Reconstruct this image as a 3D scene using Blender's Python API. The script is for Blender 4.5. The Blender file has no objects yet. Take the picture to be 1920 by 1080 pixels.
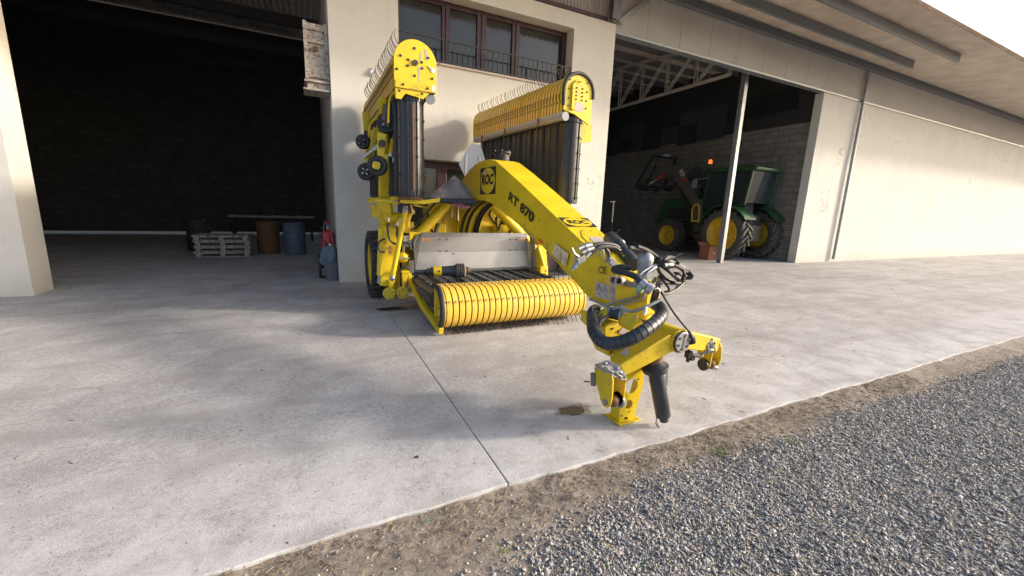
import bpy, bmesh, math, random
import numpy as np
from mathutils import Vector, Matrix, geometry
random.seed(7); rng = np.random.default_rng(7)
R = math.radians
sc = bpy.context.scene
col = sc.collection
# ------------------------------------------------------------------ camera
CAMP = Vector((0, 0, 1.55)); FPX = 763.04
CR = Vector((0.89897171, -0.43641606, 0.03729473))
CD = Vector((-0.05213418, -0.19115361, -0.98017464))
CF = Vector((0.43489298, 0.87920494, -0.19459388))
cd = bpy.data.cameras.new('camera'); cam = bpy.data.objects.new('camera', cd); col.objects.link(cam)
U = -CD; B = -CF
cam.matrix_world = Matrix(((CR.x, U.x, B.x, 0), (CR.y, U.y, B.y, 0), (CR.z, U.z, B.z, CAMP.z), (0, 0, 0, 1)))
cd.sensor_width = 36; cd.lens = FPX / 1920 * 36; cd.clip_start = 0.05; cd.clip_end = 1000
sc.camera = cam
def ray(x, y): return CR * ((x - 960) / FPX) + CD * ((y - 540) / FPX) + CF
def pY(x, y, Y): d = ray(x, y); return CAMP + d * (Y / d.y)
def pX(x, y, X): d = ray(x, y); return CAMP + d * (X / d.x)
def pZ(x, y, Z=0.0): d = ray(x, y); return CAMP + d * ((Z - CAMP.z) / d.z)

# ------------------------------------------------------------------ materials
def newmat(name):
    m = bpy.data.materials.new(name); m.use_nodes = True
    nt = m.node_tree; b = nt.nodes['Principled BSDF']
    return m, nt, b
def N(nt, t, **k):
    n = nt.nodes.new(t)
    for a, v in k.items():
        if a in n.inputs: n.inputs[a].default_value = v
        else: setattr(n, a, v)
    return n
def coords(nt, scale=(1, 1, 1)):
    g = N(nt, 'ShaderNodeNewGeometry')
    mp = N(nt, 'ShaderNodeMapping'); mp.inputs['Scale'].default_value = scale
    nt.links.new(g.outputs['Position'], mp.inputs[0]); return mp.outputs[0]
def noise(nt, v, scale, detail=4, rough=.55, dist=0.0):
    n = N(nt, 'ShaderNodeTexNoise'); n.inputs['Scale'].default_value = scale
    n.inputs['Detail'].default_value = detail; n.inputs['Roughness'].default_value = rough
    n.inputs['Distortion'].default_value = dist
    nt.links.new(v, n.inputs['Vector']); return n.outputs['Fac']
def ramp(nt, fac, stops):
    r = N(nt, 'ShaderNodeValToRGB'); e = r.color_ramp.elements
    while len(e) < len(stops): e.new(.5)
    for i, (p, c) in enumerate(stops):
        e[i].position = p; e[i].color = (*c, 1) if len(c) == 3 else c
    nt.links.new(fac, r.inputs[0]); return r.outputs[0]
def mix(nt, fac, a, b, mode='MIX'):
    m = N(nt, 'ShaderNodeMix', data_type='RGBA', blend_type=mode)
    for s, v in ((0, fac), (6, a), (7, b)):
        if isinstance(v, (float, int)): m.inputs[s].default_value = v
        elif isinstance(v, tuple): m.inputs[s].default_value = (*v, 1)
        else: nt.links.new(v, m.inputs[s])
    return m.outputs[2]
def bump(nt, h, b, strength=.3, dist=.01):
    n = N(nt, 'ShaderNodeBump'); n.inputs['Strength'].default_value = strength; n.inputs['Distance'].default_value = dist
    nt.links.new(h, n.inputs['Height']); nt.links.new(n.outputs[0], b.inputs['Normal'])
g3 = lambda v: (v, v, v)
def simple(name, c, rough=.5, metal=0.0, var=.15, sc_=8, dirt=None, bumpv=0.0, coat=0.0):
    m, nt, b = newmat(name)
    v = coords(nt)
    f = noise(nt, v, sc_, 5)
    lo = tuple(x * (1 - var) for x in c); hi = tuple(min(1, x * (1 + var)) for x in c)
    o = ramp(nt, f, [(.3, lo), (.7, hi)])
    if dirt:
        d = noise(nt, v, sc_ * 2.7, 8, .7, .6)
        dm = ramp(nt, d, [(dirt[1], g3(0)), (dirt[1] + .1, g3(dirt[2]))])
        o = mix(nt, dm, o, dirt[0])
    nt.links.new(o, b.inputs['Base Color'])
    rr = ramp(nt, f, [(.3, g3(max(0, rough - .08))), (.7, g3(min(1, rough + .08)))])
    nt.links.new(rr, b.inputs['Roughness'])
    b.inputs['Metallic'].default_value = metal
    if coat: b.inputs['Coat Weight'].default_value = coat
    if bumpv: bump(nt, noise(nt, v, sc_ * 12, 4), b, bumpv, .004)
    return m
M = {}
M['yellow'] = simple('yellow_paint', (.68, .495, .010), .42, 0, .10, 3, ((.40, .27, .08), .58, .55))
M['yellow_worn'] = simple('worn_yellow_paint', (.61, .44, .014), .48, 0, .12, 5, ((.24, .15, .07), .55, .7))
M['band'] = simple('orange_yellow_band', (.80, .51, .07), .42, 0, .07, 7, ((.5, .3, .08), .68, .35))
M['band_old'] = simple('weathered_orange_band', (.62, .33, .035), .5, 0, .14, 7, ((.35, .2, .06), .6, .4))
M['rubber'] = simple('black_rubber', (.022, .023, .025), .55, 0, .3, 12, ((.09, .085, .075), .6, .5))
M['plastic'] = simple('dark_blue_grey_plastic', (.03, .036, .045), .42, 0, .2, 10, ((.08, .08, .08), .64, .4))
M['belt'] = simple('grey_rubber_belt', (.075, .073, .068), .5, 0, .2, 9, ((.16, .14, .11), .58, .5))
M['belt_dark'] = simple('dark_rubber_belt', (.026, .026, .027), .36, 0, .3, 9, ((.08, .06, .05), .6, .4))
M['steel'] = simple('zinc_steel', (.44, .45, .46), .34, .85, .12, 14, ((.25, .22, .2), .64, .4))
M['alu'] = simple('aluminium_sheet', (.38, .385, .40), .46, .8, .10, 3, ((.36, .35, .34), .56, .5))
M['alu_dull'] = simple('dull_aluminium_sheet', (.29, .29, .295), .48, .6, .06, 4)
M['iron'] = simple('dark_iron', (.06, .055, .05), .5, .5, .3, 14)
M['rust'] = simple('rusty_iron', (.16, .075, .035), .75, .2, .4, 30)
M['wire'] = simple('spring_wire', (.045, .034, .028), .5, .2, .3, 30)
M['black'] = simple('black_print', (.018, .018, .018), .5, 0, .1, 8)
M['drum'] = simple('brown_drum_gap_shade', (.10, .035, .008), .7, 0, .3, 9)
M['sticker'] = simple('grey_sticker', (.43, .37, .36), .5, 0, .06, 20)
M['sticker_o'] = simple('orange_sticker', (.75, .38, .16), .5, 0, .06, 20)
M['cream_s'] = simple('cream_sticker', (.66, .55, .36), .5, 0, .06, 20)
M['red'] = simple('red_paint', (.45, .012, .012), .35, 0, .1, 9)
M['redo'] = simple('red_reflector', (.8, .12, .01), .3, 0, .05, 9)
M['white'] = simple('white_sheet', (.72, .73, .74), .45, 0, .05, 6)
M['canvas'] = simple('grey_canvas', (.24, .25, .265), .30, 0, .12, 6, ((.12, .12, .12), .62, .4))
M['twine'] = simple('pink_twine', (.5, .2, .33), .8, 0, .2, 40)
M['copper'] = simple('brown_roller', (.22, .11, .06), .4, .6, .2, 20)
M['green'] = simple('green_paint', (.014, .062, .024), .42, 0, .15, 6)
M['jdy'] = simple('yellow_wheel_rim', (.62, .40, .02), .5, 0, .15, 6, ((.25, .17, .05), .6, .4))
M['tyre'] = simple('dusty_tyre', (.065, .06, .055), .8, 0, .3, 9, ((.2, .18, .15), .56, .6), .3)
M['tyre_black'] = simple('worn_black_tyre', (.028, .028, .03), .65, 0, .3, 9, ((.22, .22, .22), .6, .6), .3)
M['brownarm'] = simple('dark_brown_paint', (.075, .066, .056), .5, 0, .1, 6)
M['card'] = simple('cardboard', (.33, .13, .07), .8, 0, .08, 6)
M['bluegrey'] = simple('blue_grey_steel', (.17, .185, .20), .5, .2, .12, 6)
M['galv'] = simple('galvanised_steel', (.30, .32, .34), .45, .5, .15, 8)
M['maroon'] = simple('maroon_frame', (.055, .022, .024), .35, 0, .12, 9)
M['brownpanel'] = simple('brown_door_panel', (.15, .09, .085), .5, 0, .1, 6)
M['tile'] = simple('dark_tile_band', (.07, .04, .05), .5, 0, .4, 30)
M['stone'] = simple('pink_stone_sill', (.50, .42, .37), .6, 0, .12, 14)
M['bag'] = simple('blue_grey_bag', (.10, .13, .17), .5, 0, .2, 9)
M['bucket'] = simple('grey_plastic_bucket', (.14, .15, .17), .5, 0, .1, 9)
M['oldwood'] = simple('peeling_white_paint', (.42, .39, .34), .85, 0, .2, 9, ((.13, .065, .04), .50, .9))
M['block_dark'] = None
M['sheetdark'] = simple('dark_blue_plastic_sheet', (.03, .037, .05), .45, 0, .3, 3)
M['sheetblack'] = simple('black_plastic_sheet', (.012, .012, .015), .5, 0, .3, 3)
M['trussm'] = simple('painted_truss_steel', (.45, .42, .39), .6, .2, .15, 9)
M['sheetroof'] = simple('fibre_cement_roof', (.60, .52, .44), .8, 0, .15, 2)
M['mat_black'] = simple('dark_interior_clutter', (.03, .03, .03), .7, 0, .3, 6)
M['grass'] = simple('grass_blade', (.11, .2, .03), .6, 0, .3, 30)
M['straw'] = simple('dry_straw', (.36, .28, .17), .8, 0, .3, 40)
M['leaf'] = simple('dry_grey_leaf', (.3, .26, .22), .8, 0, .2, 40)
M['greenplastic'] = simple('faded_green_coupler', (.25, .42, .30), .5, 0, .1, 20)
M['weave'] = simple('dark_grate', (.12, .12, .12), .6, .4, .2, 20)

def glass(name, c, rough=.06):
    m, nt, b = newmat(name)
    v = coords(nt)
    f = noise(nt, v, 1.3, 5)
    nt.links.new(ramp(nt, f, [(.35, tuple(x * .7 for x in c)), (.7, c)]), b.inputs['Base Color'])
    d = noise(nt, v, 5, 6)
    nt.links.new(ramp(nt, d, [(.35, g3(rough)), (.8, g3(rough + .12))]), b.inputs['Roughness'])
    b.inputs['Specular IOR Level'].default_value = .6
    return m
M['glass'] = glass('dusty_dark_glass', (.03, .031, .026), .03)
M['cabglass'] = glass('cab_glass', (.03, .04, .045), .03)
m, nt, b = newmat('amber_lens'); b.inputs['Base Color'].default_value = (.9, .16, .01, 1)
b.inputs['Emission Color'].default_value = (1, .2, .02, 1); b.inputs['Emission Strength'].default_value = .55; b.inputs['Roughness'].default_value = .2
M['amber'] = m

def concrete():
    m, nt, b = newmat('worn_concrete'); v = coords(nt)
    n1 = noise(nt, v, .55, 6, .6, .4); n2 = noise(nt, v, 2.3, 8, .62, .3); n3 = noise(nt, v, 26, 8, .75); n4 = noise(nt, v, 110, 4, .7)
    c = ramp(nt, n1, [(.32, (.29, .284, .284)), (.5, (.385, .38, .382)), (.68, (.47, .467, .47))])
    c = mix(nt, .32, c, ramp(nt, n2, [(.34, (.24, .234, .230)), (.52, (.39, .38, .372)), (.66, (.60, .595, .59))]), 'MIX')
    c = mix(nt, .75, c, ramp(nt, n3, [(.3, g3(.6)), (.5, g3(1)), (.68, g3(1.3))]), 'MULTIPLY')
    c = mix(nt, .7, c, ramp(nt, n4, [(.32, g3(.5)), (.5, g3(1)), (.68, g3(1.4))]), 'MULTIPLY')
    # limewashed look near the slab edge, browner worn patches further in
    sy = N(nt, 'ShaderNodeSeparateXYZ'); nt.links.new(v, sy.inputs[0]); my = N(nt, 'ShaderNodeMapRange'); my.inputs[1].default_value = 1.9; my.inputs[2].default_value = 3.0; my.inputs[3].default_value = .75; my.inputs[4].default_value = 0; nt.links.new(sy.outputs[1], my.inputs[0])
    ne = noise(nt, v, 3.2, 9, .68, .5); me_ = N(nt, 'ShaderNodeMath', operation='MULTIPLY'); nt.links.new(my.outputs[0], me_.inputs[0]); nt.links.new(ramp(nt, ne, [(.38, g3(0)), (.58, g3(1))]), me_.inputs[1])
    c = mix(nt, me_.outputs[0], c, (.56, .56, .57))
    nb = noise(nt, v, .9, 8, .66, .8); c = mix(nt, ramp(nt, nb, [(.54, g3(0)), (.70, g3(.34))]), c, (.29, .268, .25))
    # dark soil specks and fine scratches
    sp = noise(nt, v, 48, 2, .5)
    c = mix(nt, ramp(nt, sp, [(.66, g3(0)), (.70, g3(.65))]), c, (.13, .11, .09))
    vs = coords(nt, (1.2, 9, 1)); s = noise(nt, vs, 2.4, 9, .7, 1.2)
    c = mix(nt, ramp(nt, s, [(.64, g3(0)), (.7, g3(.35))]), c, (.24, .2, .17))
    vo = N(nt, 'ShaderNodeTexVoronoi', feature='DISTANCE_TO_EDGE'); vo.inputs['Scale'].default_value = .55
    wv = N(nt, 'ShaderNodeMix', data_type='RGBA', blend_type='ADD'); wv.inputs[0].default_value = .35; nt.links.new(v, wv.inputs[6])
    nn = N(nt, 'ShaderNodeTexNoise'); nn.inputs['Scale'].default_value = 1.8; nn.inputs['Detail'].default_value = 6; nt.links.new(v, nn.inputs['Vector']); nt.links.new(nn.outputs['Color'], wv.inputs[7]); nt.links.new(wv.outputs[2], vo.inputs['Vector'])
    cm = N(nt, 'ShaderNodeMath', operation='MULTIPLY'); nt.links.new(ramp(nt, vo.outputs['Distance'], [(.0, g3(.7)), (.006, g3(0))]), cm.inputs[0]); nt.links.new(ramp(nt, n1, [(.5, g3(0)), (.6, g3(1))]), cm.inputs[1])
    c = mix(nt, cm.outputs[0], c, (.17, .15, .135))
    # faint curved tyre scuffs
    wa = N(nt, 'ShaderNodeTexWave', wave_type='RINGS'); wa.inputs['Scale'].default_value = .42; wa.inputs['Distortion'].default_value = 5; wa.inputs['Detail'].default_value = 5; nt.links.new(v, wa.inputs['Vector'])
    sm = N(nt, 'ShaderNodeMath', operation='MULTIPLY'); nt.links.new(ramp(nt, wa.outputs['Fac'], [(.86, g3(0)), (.97, g3(.32))]), sm.inputs[0]); nt.links.new(ramp(nt, n3, [(.42, g3(0)), (.6, g3(1))]), sm.inputs[1])
    c = mix(nt, sm.outputs[0], c, (.19, .17, .155))
    bl = noise(nt, v, 1.1, 3, .5, 1.5)
    c = mix(nt, ramp(nt, bl, [(.60, g3(0)), (.74, g3(.25))]), c, (.25, .225, .20))
    nt.links.new(c, b.inputs['Base Color'])
    b.inputs['Roughness'].default_value = .85; b.inputs['Specular IOR Level'].default_value = .3
    h = mix(nt, .5, n3, n4); bump(nt, h, b, .55, .008)
    return m
M['concrete'] = concrete()
def plaster(name, base, spots=True):
    m, nt, b = newmat(name); v = coords(nt)
    n1 = noise(nt, v, .8, 5); n2 = noise(nt, v, 6, 7, .7)
    c = ramp(nt, n1, [(.3, tuple(x * .93 for x in base)), (.7, tuple(min(1, x * 1.05) for x in base))])
    c = mix(nt, .5, c, ramp(nt, n2, [(.35, g3(.93)), (.65, g3(1.05))]), 'MULTIPLY')
    if spots:
        s = noise(nt, v, 7.5, 7, .72, .5); reg = noise(nt, v, .8, 2)
        s2 = N(nt, 'ShaderNodeMath', operation='MULTIPLY'); nt.links.new(s, s2.inputs[0]); nt.links.new(reg, s2.inputs[1])
        c = mix(nt, ramp(nt, s2.outputs[0], [(.35, g3(0)), (.42, g3(.62))]), c, (.22, .2, .17))
        vs = coords(nt, (5, 5, .22)); st = noise(nt, vs, 1.6, 8, .7)
        c = mix(nt, ramp(nt, st, [(.56, g3(0)), (.72, g3(.28))]), c, (.34, .31, .27))
        # splash dirt near the ground
        g = N(nt, 'ShaderNodeSeparateXYZ'); nt.links.new(v, g.inputs[0])
        mr = N(nt, 'ShaderNodeMapRange'); mr.inputs[1].default_value = .0; mr.inputs[2].default_value = .5; mr.inputs[3].default_value = .7; mr.inputs[4].default_value = 0
        nt.links.new(g.outputs[2], mr.inputs[0])
        k = N(nt, 'ShaderNodeMath', operation='MULTIPLY'); nt.links.new(mr.outputs[0], k.inputs[0]); nt.links.new(n2, k.inputs[1])
        c = mix(nt, k.outputs[0], c, (.3, .27, .23))
    nt.links.new(c, b.inputs['Base Color']); b.inputs['Roughness'].default_value = .9
    bump(nt, noise(nt, v, 70, 5), b, .12, .003)
    return m
M['plaster'] = plaster('cream_plaster', (.63, .61, .555))
M['panel'] = plaster('grey_concrete_panel', (.38, .37, .355))
M['reveal'] = plaster('grey_plaster_reveal', (.36, .335, .31))
def blockwall(name, c, dark):
    m, nt, b = newmat(name)
    tc = N(nt, 'ShaderNodeNewGeometry'); sp = N(nt, 'ShaderNodeSeparateXYZ'); nt.links.new(tc.outputs['Position'], sp.inputs[0])
    ad = N(nt, 'ShaderNodeMath', operation='ADD'); nt.links.new(sp.outputs[0], ad.inputs[0]); nt.links.new(sp.outputs[1], ad.inputs[1])
    cb = N(nt, 'ShaderNodeCombineXYZ'); nt.links.new(ad.outputs[0], cb.inputs[0]); nt.links.new(sp.outputs[2], cb.inputs[1])
    br = N(nt, 'ShaderNodeTexBrick'); nt.links.new(cb.outputs[0], br.inputs[0])
    br.inputs['Scale'].default_value = 1; br.inputs['Brick Width'].default_value = .45; br.inputs['Row Height'].default_value = .22
    br.inputs['Mortar Size'].default_value = .012
    br.inputs['Color1'].default_value = (*c, 1); br.inputs['Color2'].default_value = (*[x * .82 for x in c], 1); br.inputs['Mortar'].default_value = (*dark, 1)
    n2 = noise(nt, tc.outputs['Position'], 3, 6)
    o = mix(nt, .8, br.outputs[0], ramp(nt, n2, [(.3, g3(.7)), (.7, g3(1.1))]), 'MULTIPLY')
    nt.links.new(o, b.inputs['Base Color']); b.inputs['Roughness'].default_value = .95
    bump(nt, br.outputs['Fac'], b, -.4, .01)
    return m
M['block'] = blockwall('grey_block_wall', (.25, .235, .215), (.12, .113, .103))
M['block_dim'] = blockwall('shaded_block_wall', (.10, .094, .086), (.05, .046, .042))  # darker copy of the block wall: the bay's shade is in the colour
def dirtmat():
    m, nt, b = newmat('dry_dirt'); v = coords(nt)
    n1 = noise(nt, v, 1.6, 6, .65, .4); n2 = noise(nt, v, 14, 8, .75); n3 = noise(nt, v, 70, 6, .75)
    c = ramp(nt, n1, [(.3, (.19, .155, .125)), (.55, (.28, .238, .198)), (.75, (.37, .33, .285))])
    c = mix(nt, .8, c, ramp(nt, n2, [(.3, g3(.55)), (.7, g3(1.3))]), 'MULTIPLY')
    c = mix(nt, .8, c, ramp(nt, n3, [(.3, g3(.5)), (.7, g3(1.35))]), 'MULTIPLY')
    nt.links.new(c, b.inputs['Base Color']); b.inputs['Roughness'].default_value = .95
    bump(nt, mix(nt, .5, n2, n3), b, .8, .012)
    return m
M['dirt'] = dirtmat()
M['wet'] = simple('wet_brown_stain', (.065, .047, .032), .38, 0, .3, 14, ((.17, .13, .09), .62, .5))
def stonem(n, c): return simple(n, c, .8, 0, .25, 60)
STONES = [stonem('stone_a', (.27, .266, .26)), stonem('stone_b', (.32, .315, .308)), stonem('stone_c', (.37, .365, .355)), stonem('stone_d', (.37, .325, .27)), stonem('stone_e', (.215, .214, .212)), stonem('stone_f', (.47, .43, .38))]

# ------------------------------------------------------------------ mesh builder
WL = {}
def smooth(me, ang=35):
    me.polygons.foreach_set('use_smooth', [True] * len(me.polygons))
    try: me.set_sharp_from_angle(angle=R(ang))
    except Exception: pass
def frame(d, up=Vector((0, 0, 1))):
    d = d.normalized()
    if abs(d.dot(up)) > .98: up = Vector((0, 1, 0)) if abs(d.y) < .9 else Vector((1, 0, 0))
    u = up.cross(d).normalized(); w = d.cross(u); return u, w
class MB:
    def __init__(s): s.bm = bmesh.new(); s.mi = 0
    def _f(s, vs):
        try:
            f = s.bm.faces.new(vs); f.material_index = s.mi; return f
        except ValueError: return None
    def box(s, x0, x1, y0, y1, z0, z1):
        v = [s.bm.verts.new(p) for p in ((x0, y0, z0), (x1, y0, z0), (x1, y1, z0), (x0, y1, z0), (x0, y0, z1), (x1, y0, z1), (x1, y1, z1), (x0, y1, z1))]
        for q in ((3, 2, 1, 0), (4, 5, 6, 7), (0, 1, 5, 4), (1, 2, 6, 5), (2, 3, 7, 6), (3, 0, 4, 7)): s._f([v[i] for i in q])
        return s
    def obox(s, c, ax, ay, az):      # centre and half-axes
        c, ax, ay, az = map(Vector, (c, ax, ay, az))
        v = [s.bm.verts.new(c + ax * i + ay * j + az * k) for k in (-1, 1) for (i, j) in ((-1, -1), (1, -1), (1, 1), (-1, 1))]
        for q in ((3, 2, 1, 0), (4, 5, 6, 7), (0, 1, 5, 4), (1, 2, 6, 5), (2, 3, 7, 6), (3, 0, 4, 7)): s._f([v[i] for i in q])
        return s
    def bar(s, p0, p1, w, h, up=(0, 0, 1), w1=None, h1=None):
        p0, p1 = Vector(p0), Vector(p1); u, t = frame(p1 - p0, Vector(up)); w1 = w if w1 is None else w1; h1 = h if h1 is None else h1
        a = [s.bm.verts.new(p0 + u * (w / 2 * i) + t * (h / 2 * j)) for i, j in ((-1, -1), (1, -1), (1, 1), (-1, 1))]
        b_ = [s.bm.verts.new(p1 + u * (w1 / 2 * i) + t * (h1 / 2 * j)) for i, j in ((-1, -1), (1, -1), (1, 1), (-1, 1))]
        s._f(a[::-1]); s._f(b_)
        for i in range(4): s._f([a[i], a[(i + 1) % 4], b_[(i + 1) % 4], b_[i]])
        return s
    def ring(s, c, u, t, r, n): return [s.bm.verts.new(c + u * (r * math.cos(2 * math.pi * i / n)) + t * (r * math.sin(2 * math.pi * i / n))) for i in range(n)]
    def cyl(s, p0, p1, r0, r1=None, n=20, caps=True):
        p0, p1 = Vector(p0), Vector(p1); r1 = r0 if r1 is None else r1; u, t = frame(p1 - p0)
        a = s.ring(p0, u, t, r0, n); b_ = s.ring(p1, u, t, r1, n)
        for i in range(n): s._f([a[i], a[(i + 1) % n], b_[(i + 1) % n], b_[i]])
        if caps: s._f(a[::-1]); s._f(b_)
        return s
    def lathe(s, p, axis, prof, n=24, caps=True):   # prof (h, r)
        p = Vector(p); axis = Vector(axis).normalized(); u, t = frame(axis); rs = [s.ring(p + axis * h, u, t, max(r, .0005), n) for h, r in prof]
        for a, b_ in zip(rs, rs[1:]):
            for i in range(n): s._f([a[i], a[(i + 1) % n], b_[(i + 1) % n], b_[i]])
        if caps: s._f(rs[0][::-1]); s._f(rs[-1])
        return s
    def tube(s, pts, r, n=8, closed=False, sub=6, prof=None):
        P = [Vector(p) for p in pts]
        if len(P) > 2 and sub > 1:
            Q = []; m_ = len(P); rngk = range(m_ if closed else m_ - 1)
            for k in rngk:
                g = lambda i: P[i % m_] if closed else P[min(max(i, 0), m_ - 1)]
                p0, p1, p2, p3 = g(k - 1), g(k), g(k + 1), g(k + 2)
                for j in range(sub):
                    t = j / sub
                    Q.append(.5 * ((2 * p1) + (p2 - p0) * t + (2 * p0 - 5 * p1 + 4 * p2 - p3) * t * t + (3 * p1 - p0 - 3 * p2 + p3) * t ** 3))
            if not closed: Q.append(P[-1])
            P = Q
        m_ = len(P); rs = []; u = None
        for k in range(m_):
            d = (P[(k + 1) % m_] - P[k - 1]) if closed else (P[min(k + 1, m_ - 1)] - P[max(k - 1, 0)])
            d.normalize()
            if u is None: u, t = frame(d)
            else:
                u = (u - d * u.dot(d))
                u = u.normalized() if u.length > 1e-5 else frame(d)[0]
                t = d.cross(u)
            rr = r if prof is None else prof(k / (m_ - 1), k) * r
            rs.append(s.ring(P[k], u, t, rr, n))
        for k in range(m_ if closed else m_ - 1):
            a, b_ = rs[k], rs[(k + 1) % m_]
            for i in range(n): s._f([a[i], a[(i + 1) % n], b_[(i + 1) % n], b_[i]])
        if not closed: s._f(rs[0][::-1]); s._f(rs[-1])
        return s
    def prism(s, pts, fn, w0, w1, holes=()):
        """extrude a 2-D outline (with holes); fn(u,v,w) -> point"""
        loops = [list(pts)] + [list(h) for h in holes]
        flat = [p for l in loops for p in l]
        a = [s.bm.verts.new(fn(p[0], p[1], w0)) for p in flat]; b_ = [s.bm.verts.new(fn(p[0], p[1], w1)) for p in flat]
        if holes:
            for t in geometry.tessellate_polygon([[Vector((p[0], p[1], 0)) for p in l] for l in loops]):
                s._f([a[i] for i in t]); s._f([b_[i] for i in reversed(t)])
        else: s._f(a); s._f(b_[::-1])
        o = 0
        for l in loops:
            k = len(l)
            for i in range(k): s._f([a[o + i], b_[o + i], b_[o + (i + 1) % k], a[o + (i + 1) % k]])
            o += k
        return s
    def sphere(s, c, r, sc3=(1, 1, 1), n=16, m_=10):
        c = Vector(c)
        prof = [(-math.cos(math.pi * k / m_), math.sin(math.pi * k / m_)) for k in range(m_ + 1)]
        rs = [[s.bm.verts.new(c + Vector((max(q, .01) * math.cos(2 * math.pi * i / n) * r * sc3[0], max(q, .01) * math.sin(2 * math.pi * i / n) * r * sc3[1], h * r * sc3[2]))) for i in range(n)] for h, q in prof]
        for a, b_ in zip(rs, rs[1:]):
            for i in range(n): s._f([a[i], a[(i + 1) % n], b_[(i + 1) % n], b_[i]])
        s._f(rs[0][::-1]); s._f(rs[-1]); return s
    def grid(s, P):       # rows of points
        V = [[s.bm.verts.new(p) for p in row] for row in P]
        for a, b_ in zip(V, V[1:]):
            for i in range(len(a) - 1): s._f([a[i], a[i + 1], b_[i + 1], b_[i]])
        return s
    def chain(s, pts, L, W, r, n=6):
        P = [Vector(p) for p in pts]
        # resample along the polyline
        out = [P[0]]; acc = 0.0; step = L - 2.6 * r
        for a, b_ in zip(P, P[1:]):
            d = b_ - a; l = d.length; t = step - acc
            while t <= l: out.append(a + d * (t / l)); t += step
            acc = (l - (t - step))
        for k, (a, b_) in enumerate(zip(out, out[1:])):
            d = (b_ - a); 
            if d.length < 1e-5: continue
            d.normalize(); u, t = frame(d); ang = R(45) + (R(90) if k % 2 else 0)
            w = u * math.cos(ang) + t * math.sin(ang); c = (a + b_) / 2; hl = L / 2 - W / 2; pp = []
            for q in range(10):
                th = -math.pi / 2 + math.pi * q / 4 if q < 5 else math.pi / 2 + math.pi * (q - 5) / 4
                sg = 1 if q < 5 else -1
                pp.append(c + d * (sg * hl + math.cos(th) * W / 2) + w * (math.sin(th) * W / 2))
            s.tube(pp, r, n, closed=True, sub=1)
        return s
    def split(s, name, mats, parent=None, **k):
        """each loose island becomes an object of its own"""
        s.bm.verts.index_update(); seen = set(); out = []
        for v0 in list(s.bm.verts):
            if v0 in seen: continue
            st, isl = [v0], set([v0])
            while st:
                v = st.pop()
                for e in v.link_edges:
                    o = e.other_vert(v)
                    if o not in isl: isl.add(o); st.append(o)
            seen |= isl; n = MB(); mp = {v: n.bm.verts.new(v.co) for v in isl}
            for f in {f for v in isl for f in v.link_faces}:
                g = n._f([mp[v] for v in f.verts])
                if g: g.material_index = f.material_index
            out.append(n.build(name, mats, parent, **k))
        s.bm.free(); return out
    def build(s, name, mats, parent=None, bevel=0.0, ang=35, label=None, fix=True, origin=None):
        if fix: bmesh.ops.recalc_face_normals(s.bm, faces=s.bm.faces[:])
        me = bpy.data.meshes.new(name); s.bm.to_mesh(me); s.bm.free()
        for m_ in (mats if isinstance(mats, (list, tuple)) else [mats]): me.materials.append(M[m_] if isinstance(m_, str) else m_)
        n = len(me.vertices); co = np.empty(n * 3, 'f'); me.vertices.foreach_get('co', co); co = co.reshape(-1, 3)
        if origin is None:
            c = (co.min(0) + co.max(0)) / 2
            if parent is None: c[2] = co[:, 2].min()
        else: c = np.array(origin)
        co = co - c.astype('f'); me.vertices.foreach_set('co', co.ravel().astype('f')); me.update()
        smooth(me, ang)
        o = bpy.data.objects.new(name, me); col.objects.link(o)
        c = Vector([float(x) for x in c]); WL[o.name] = c
        if parent is not None: o.parent = parent; o.location = c - WL[parent.name]
        else: o.location = c
        if bevel:
            bv = o.modifiers.new('bevel', 'BEVEL'); bv.width = bevel; bv.segments = 2; bv.limit_method = 'ANGLE'; bv.angle_limit = R(40); bv.harden_normals = False
        if label: o['label'] = label
        return o
def thing(name, loc, label, cat, group=None):
    o = bpy.data.objects.new(name, None); col.objects.link(o); o.location = loc; o.empty_display_size = .2
    WL[o.name] = Vector(loc); return tag(o, label, cat, group)
def tag(o, label, cat, group=None):
    o['label'] = label; o['category'] = cat
    if group: o['group'] = group
    return o
def struct(o, kind='structure'): o['kind'] = kind; return o
YZ = lambda X: (lambda u, v, w: Vector((w, u, v)))
def arc(cx, cy, r, a0, a1, n): return [(cx + r * math.cos(R(a0 + (a1 - a0) * i / n)), cy + r * math.sin(R(a0 + (a1 - a0) * i / n))) for i in range(n + 1)]
def circ(cx, cy, rx, n=24, ry=None): ry = ry or rx; return [(cx + rx * math.cos(2 * math.pi * i / n), cy + ry * math.sin(2 * math.pi * i / n)) for i in range(n)]
def text(s, size, origin, right, up, mat, parent, name='lettering', th=.0012, sx=1.0, shear=0.0, bold=0.0, fit=None):
    cu = bpy.data.curves.new('t', 'FONT'); cu.body = s; cu.size = 1; cu.shear = shear; cu.offset = bold; cu.resolution_u = 4
    t = bpy.data.objects.new('t', cu); col.objects.link(t)
    me = bpy.data.meshes.new_from_object(t); bpy.data.objects.remove(t); bpy.data.curves.remove(cu)
    r = Vector(right).normalized(); u = Vector(up); u = (u - r * u.dot(r)).normalized(); nrm = r.cross(u)
    xs = [v.co.x for v in me.vertices]; ys = [v.co.y for v in me.vertices]
    x0, x1, y0, y1 = min(xs), max(xs), min(ys), max(ys)
    kx = ky = size
    if fit: kx = fit[0] / (x1 - x0); ky = fit[1] / (y1 - y0)
    bm = bmesh.new(); bm.from_mesh(me); bpy.data.meshes.remove(me)
    for v in bm.verts: v.co = Vector(origin) + r * ((v.co.x - x0) * kx * sx) + u * ((v.co.y - y0) * ky) + nrm * th
    mb = MB(); mb.bm.free(); mb.bm = bm
    return mb.build(name, mat, parent, fix=False)
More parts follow.
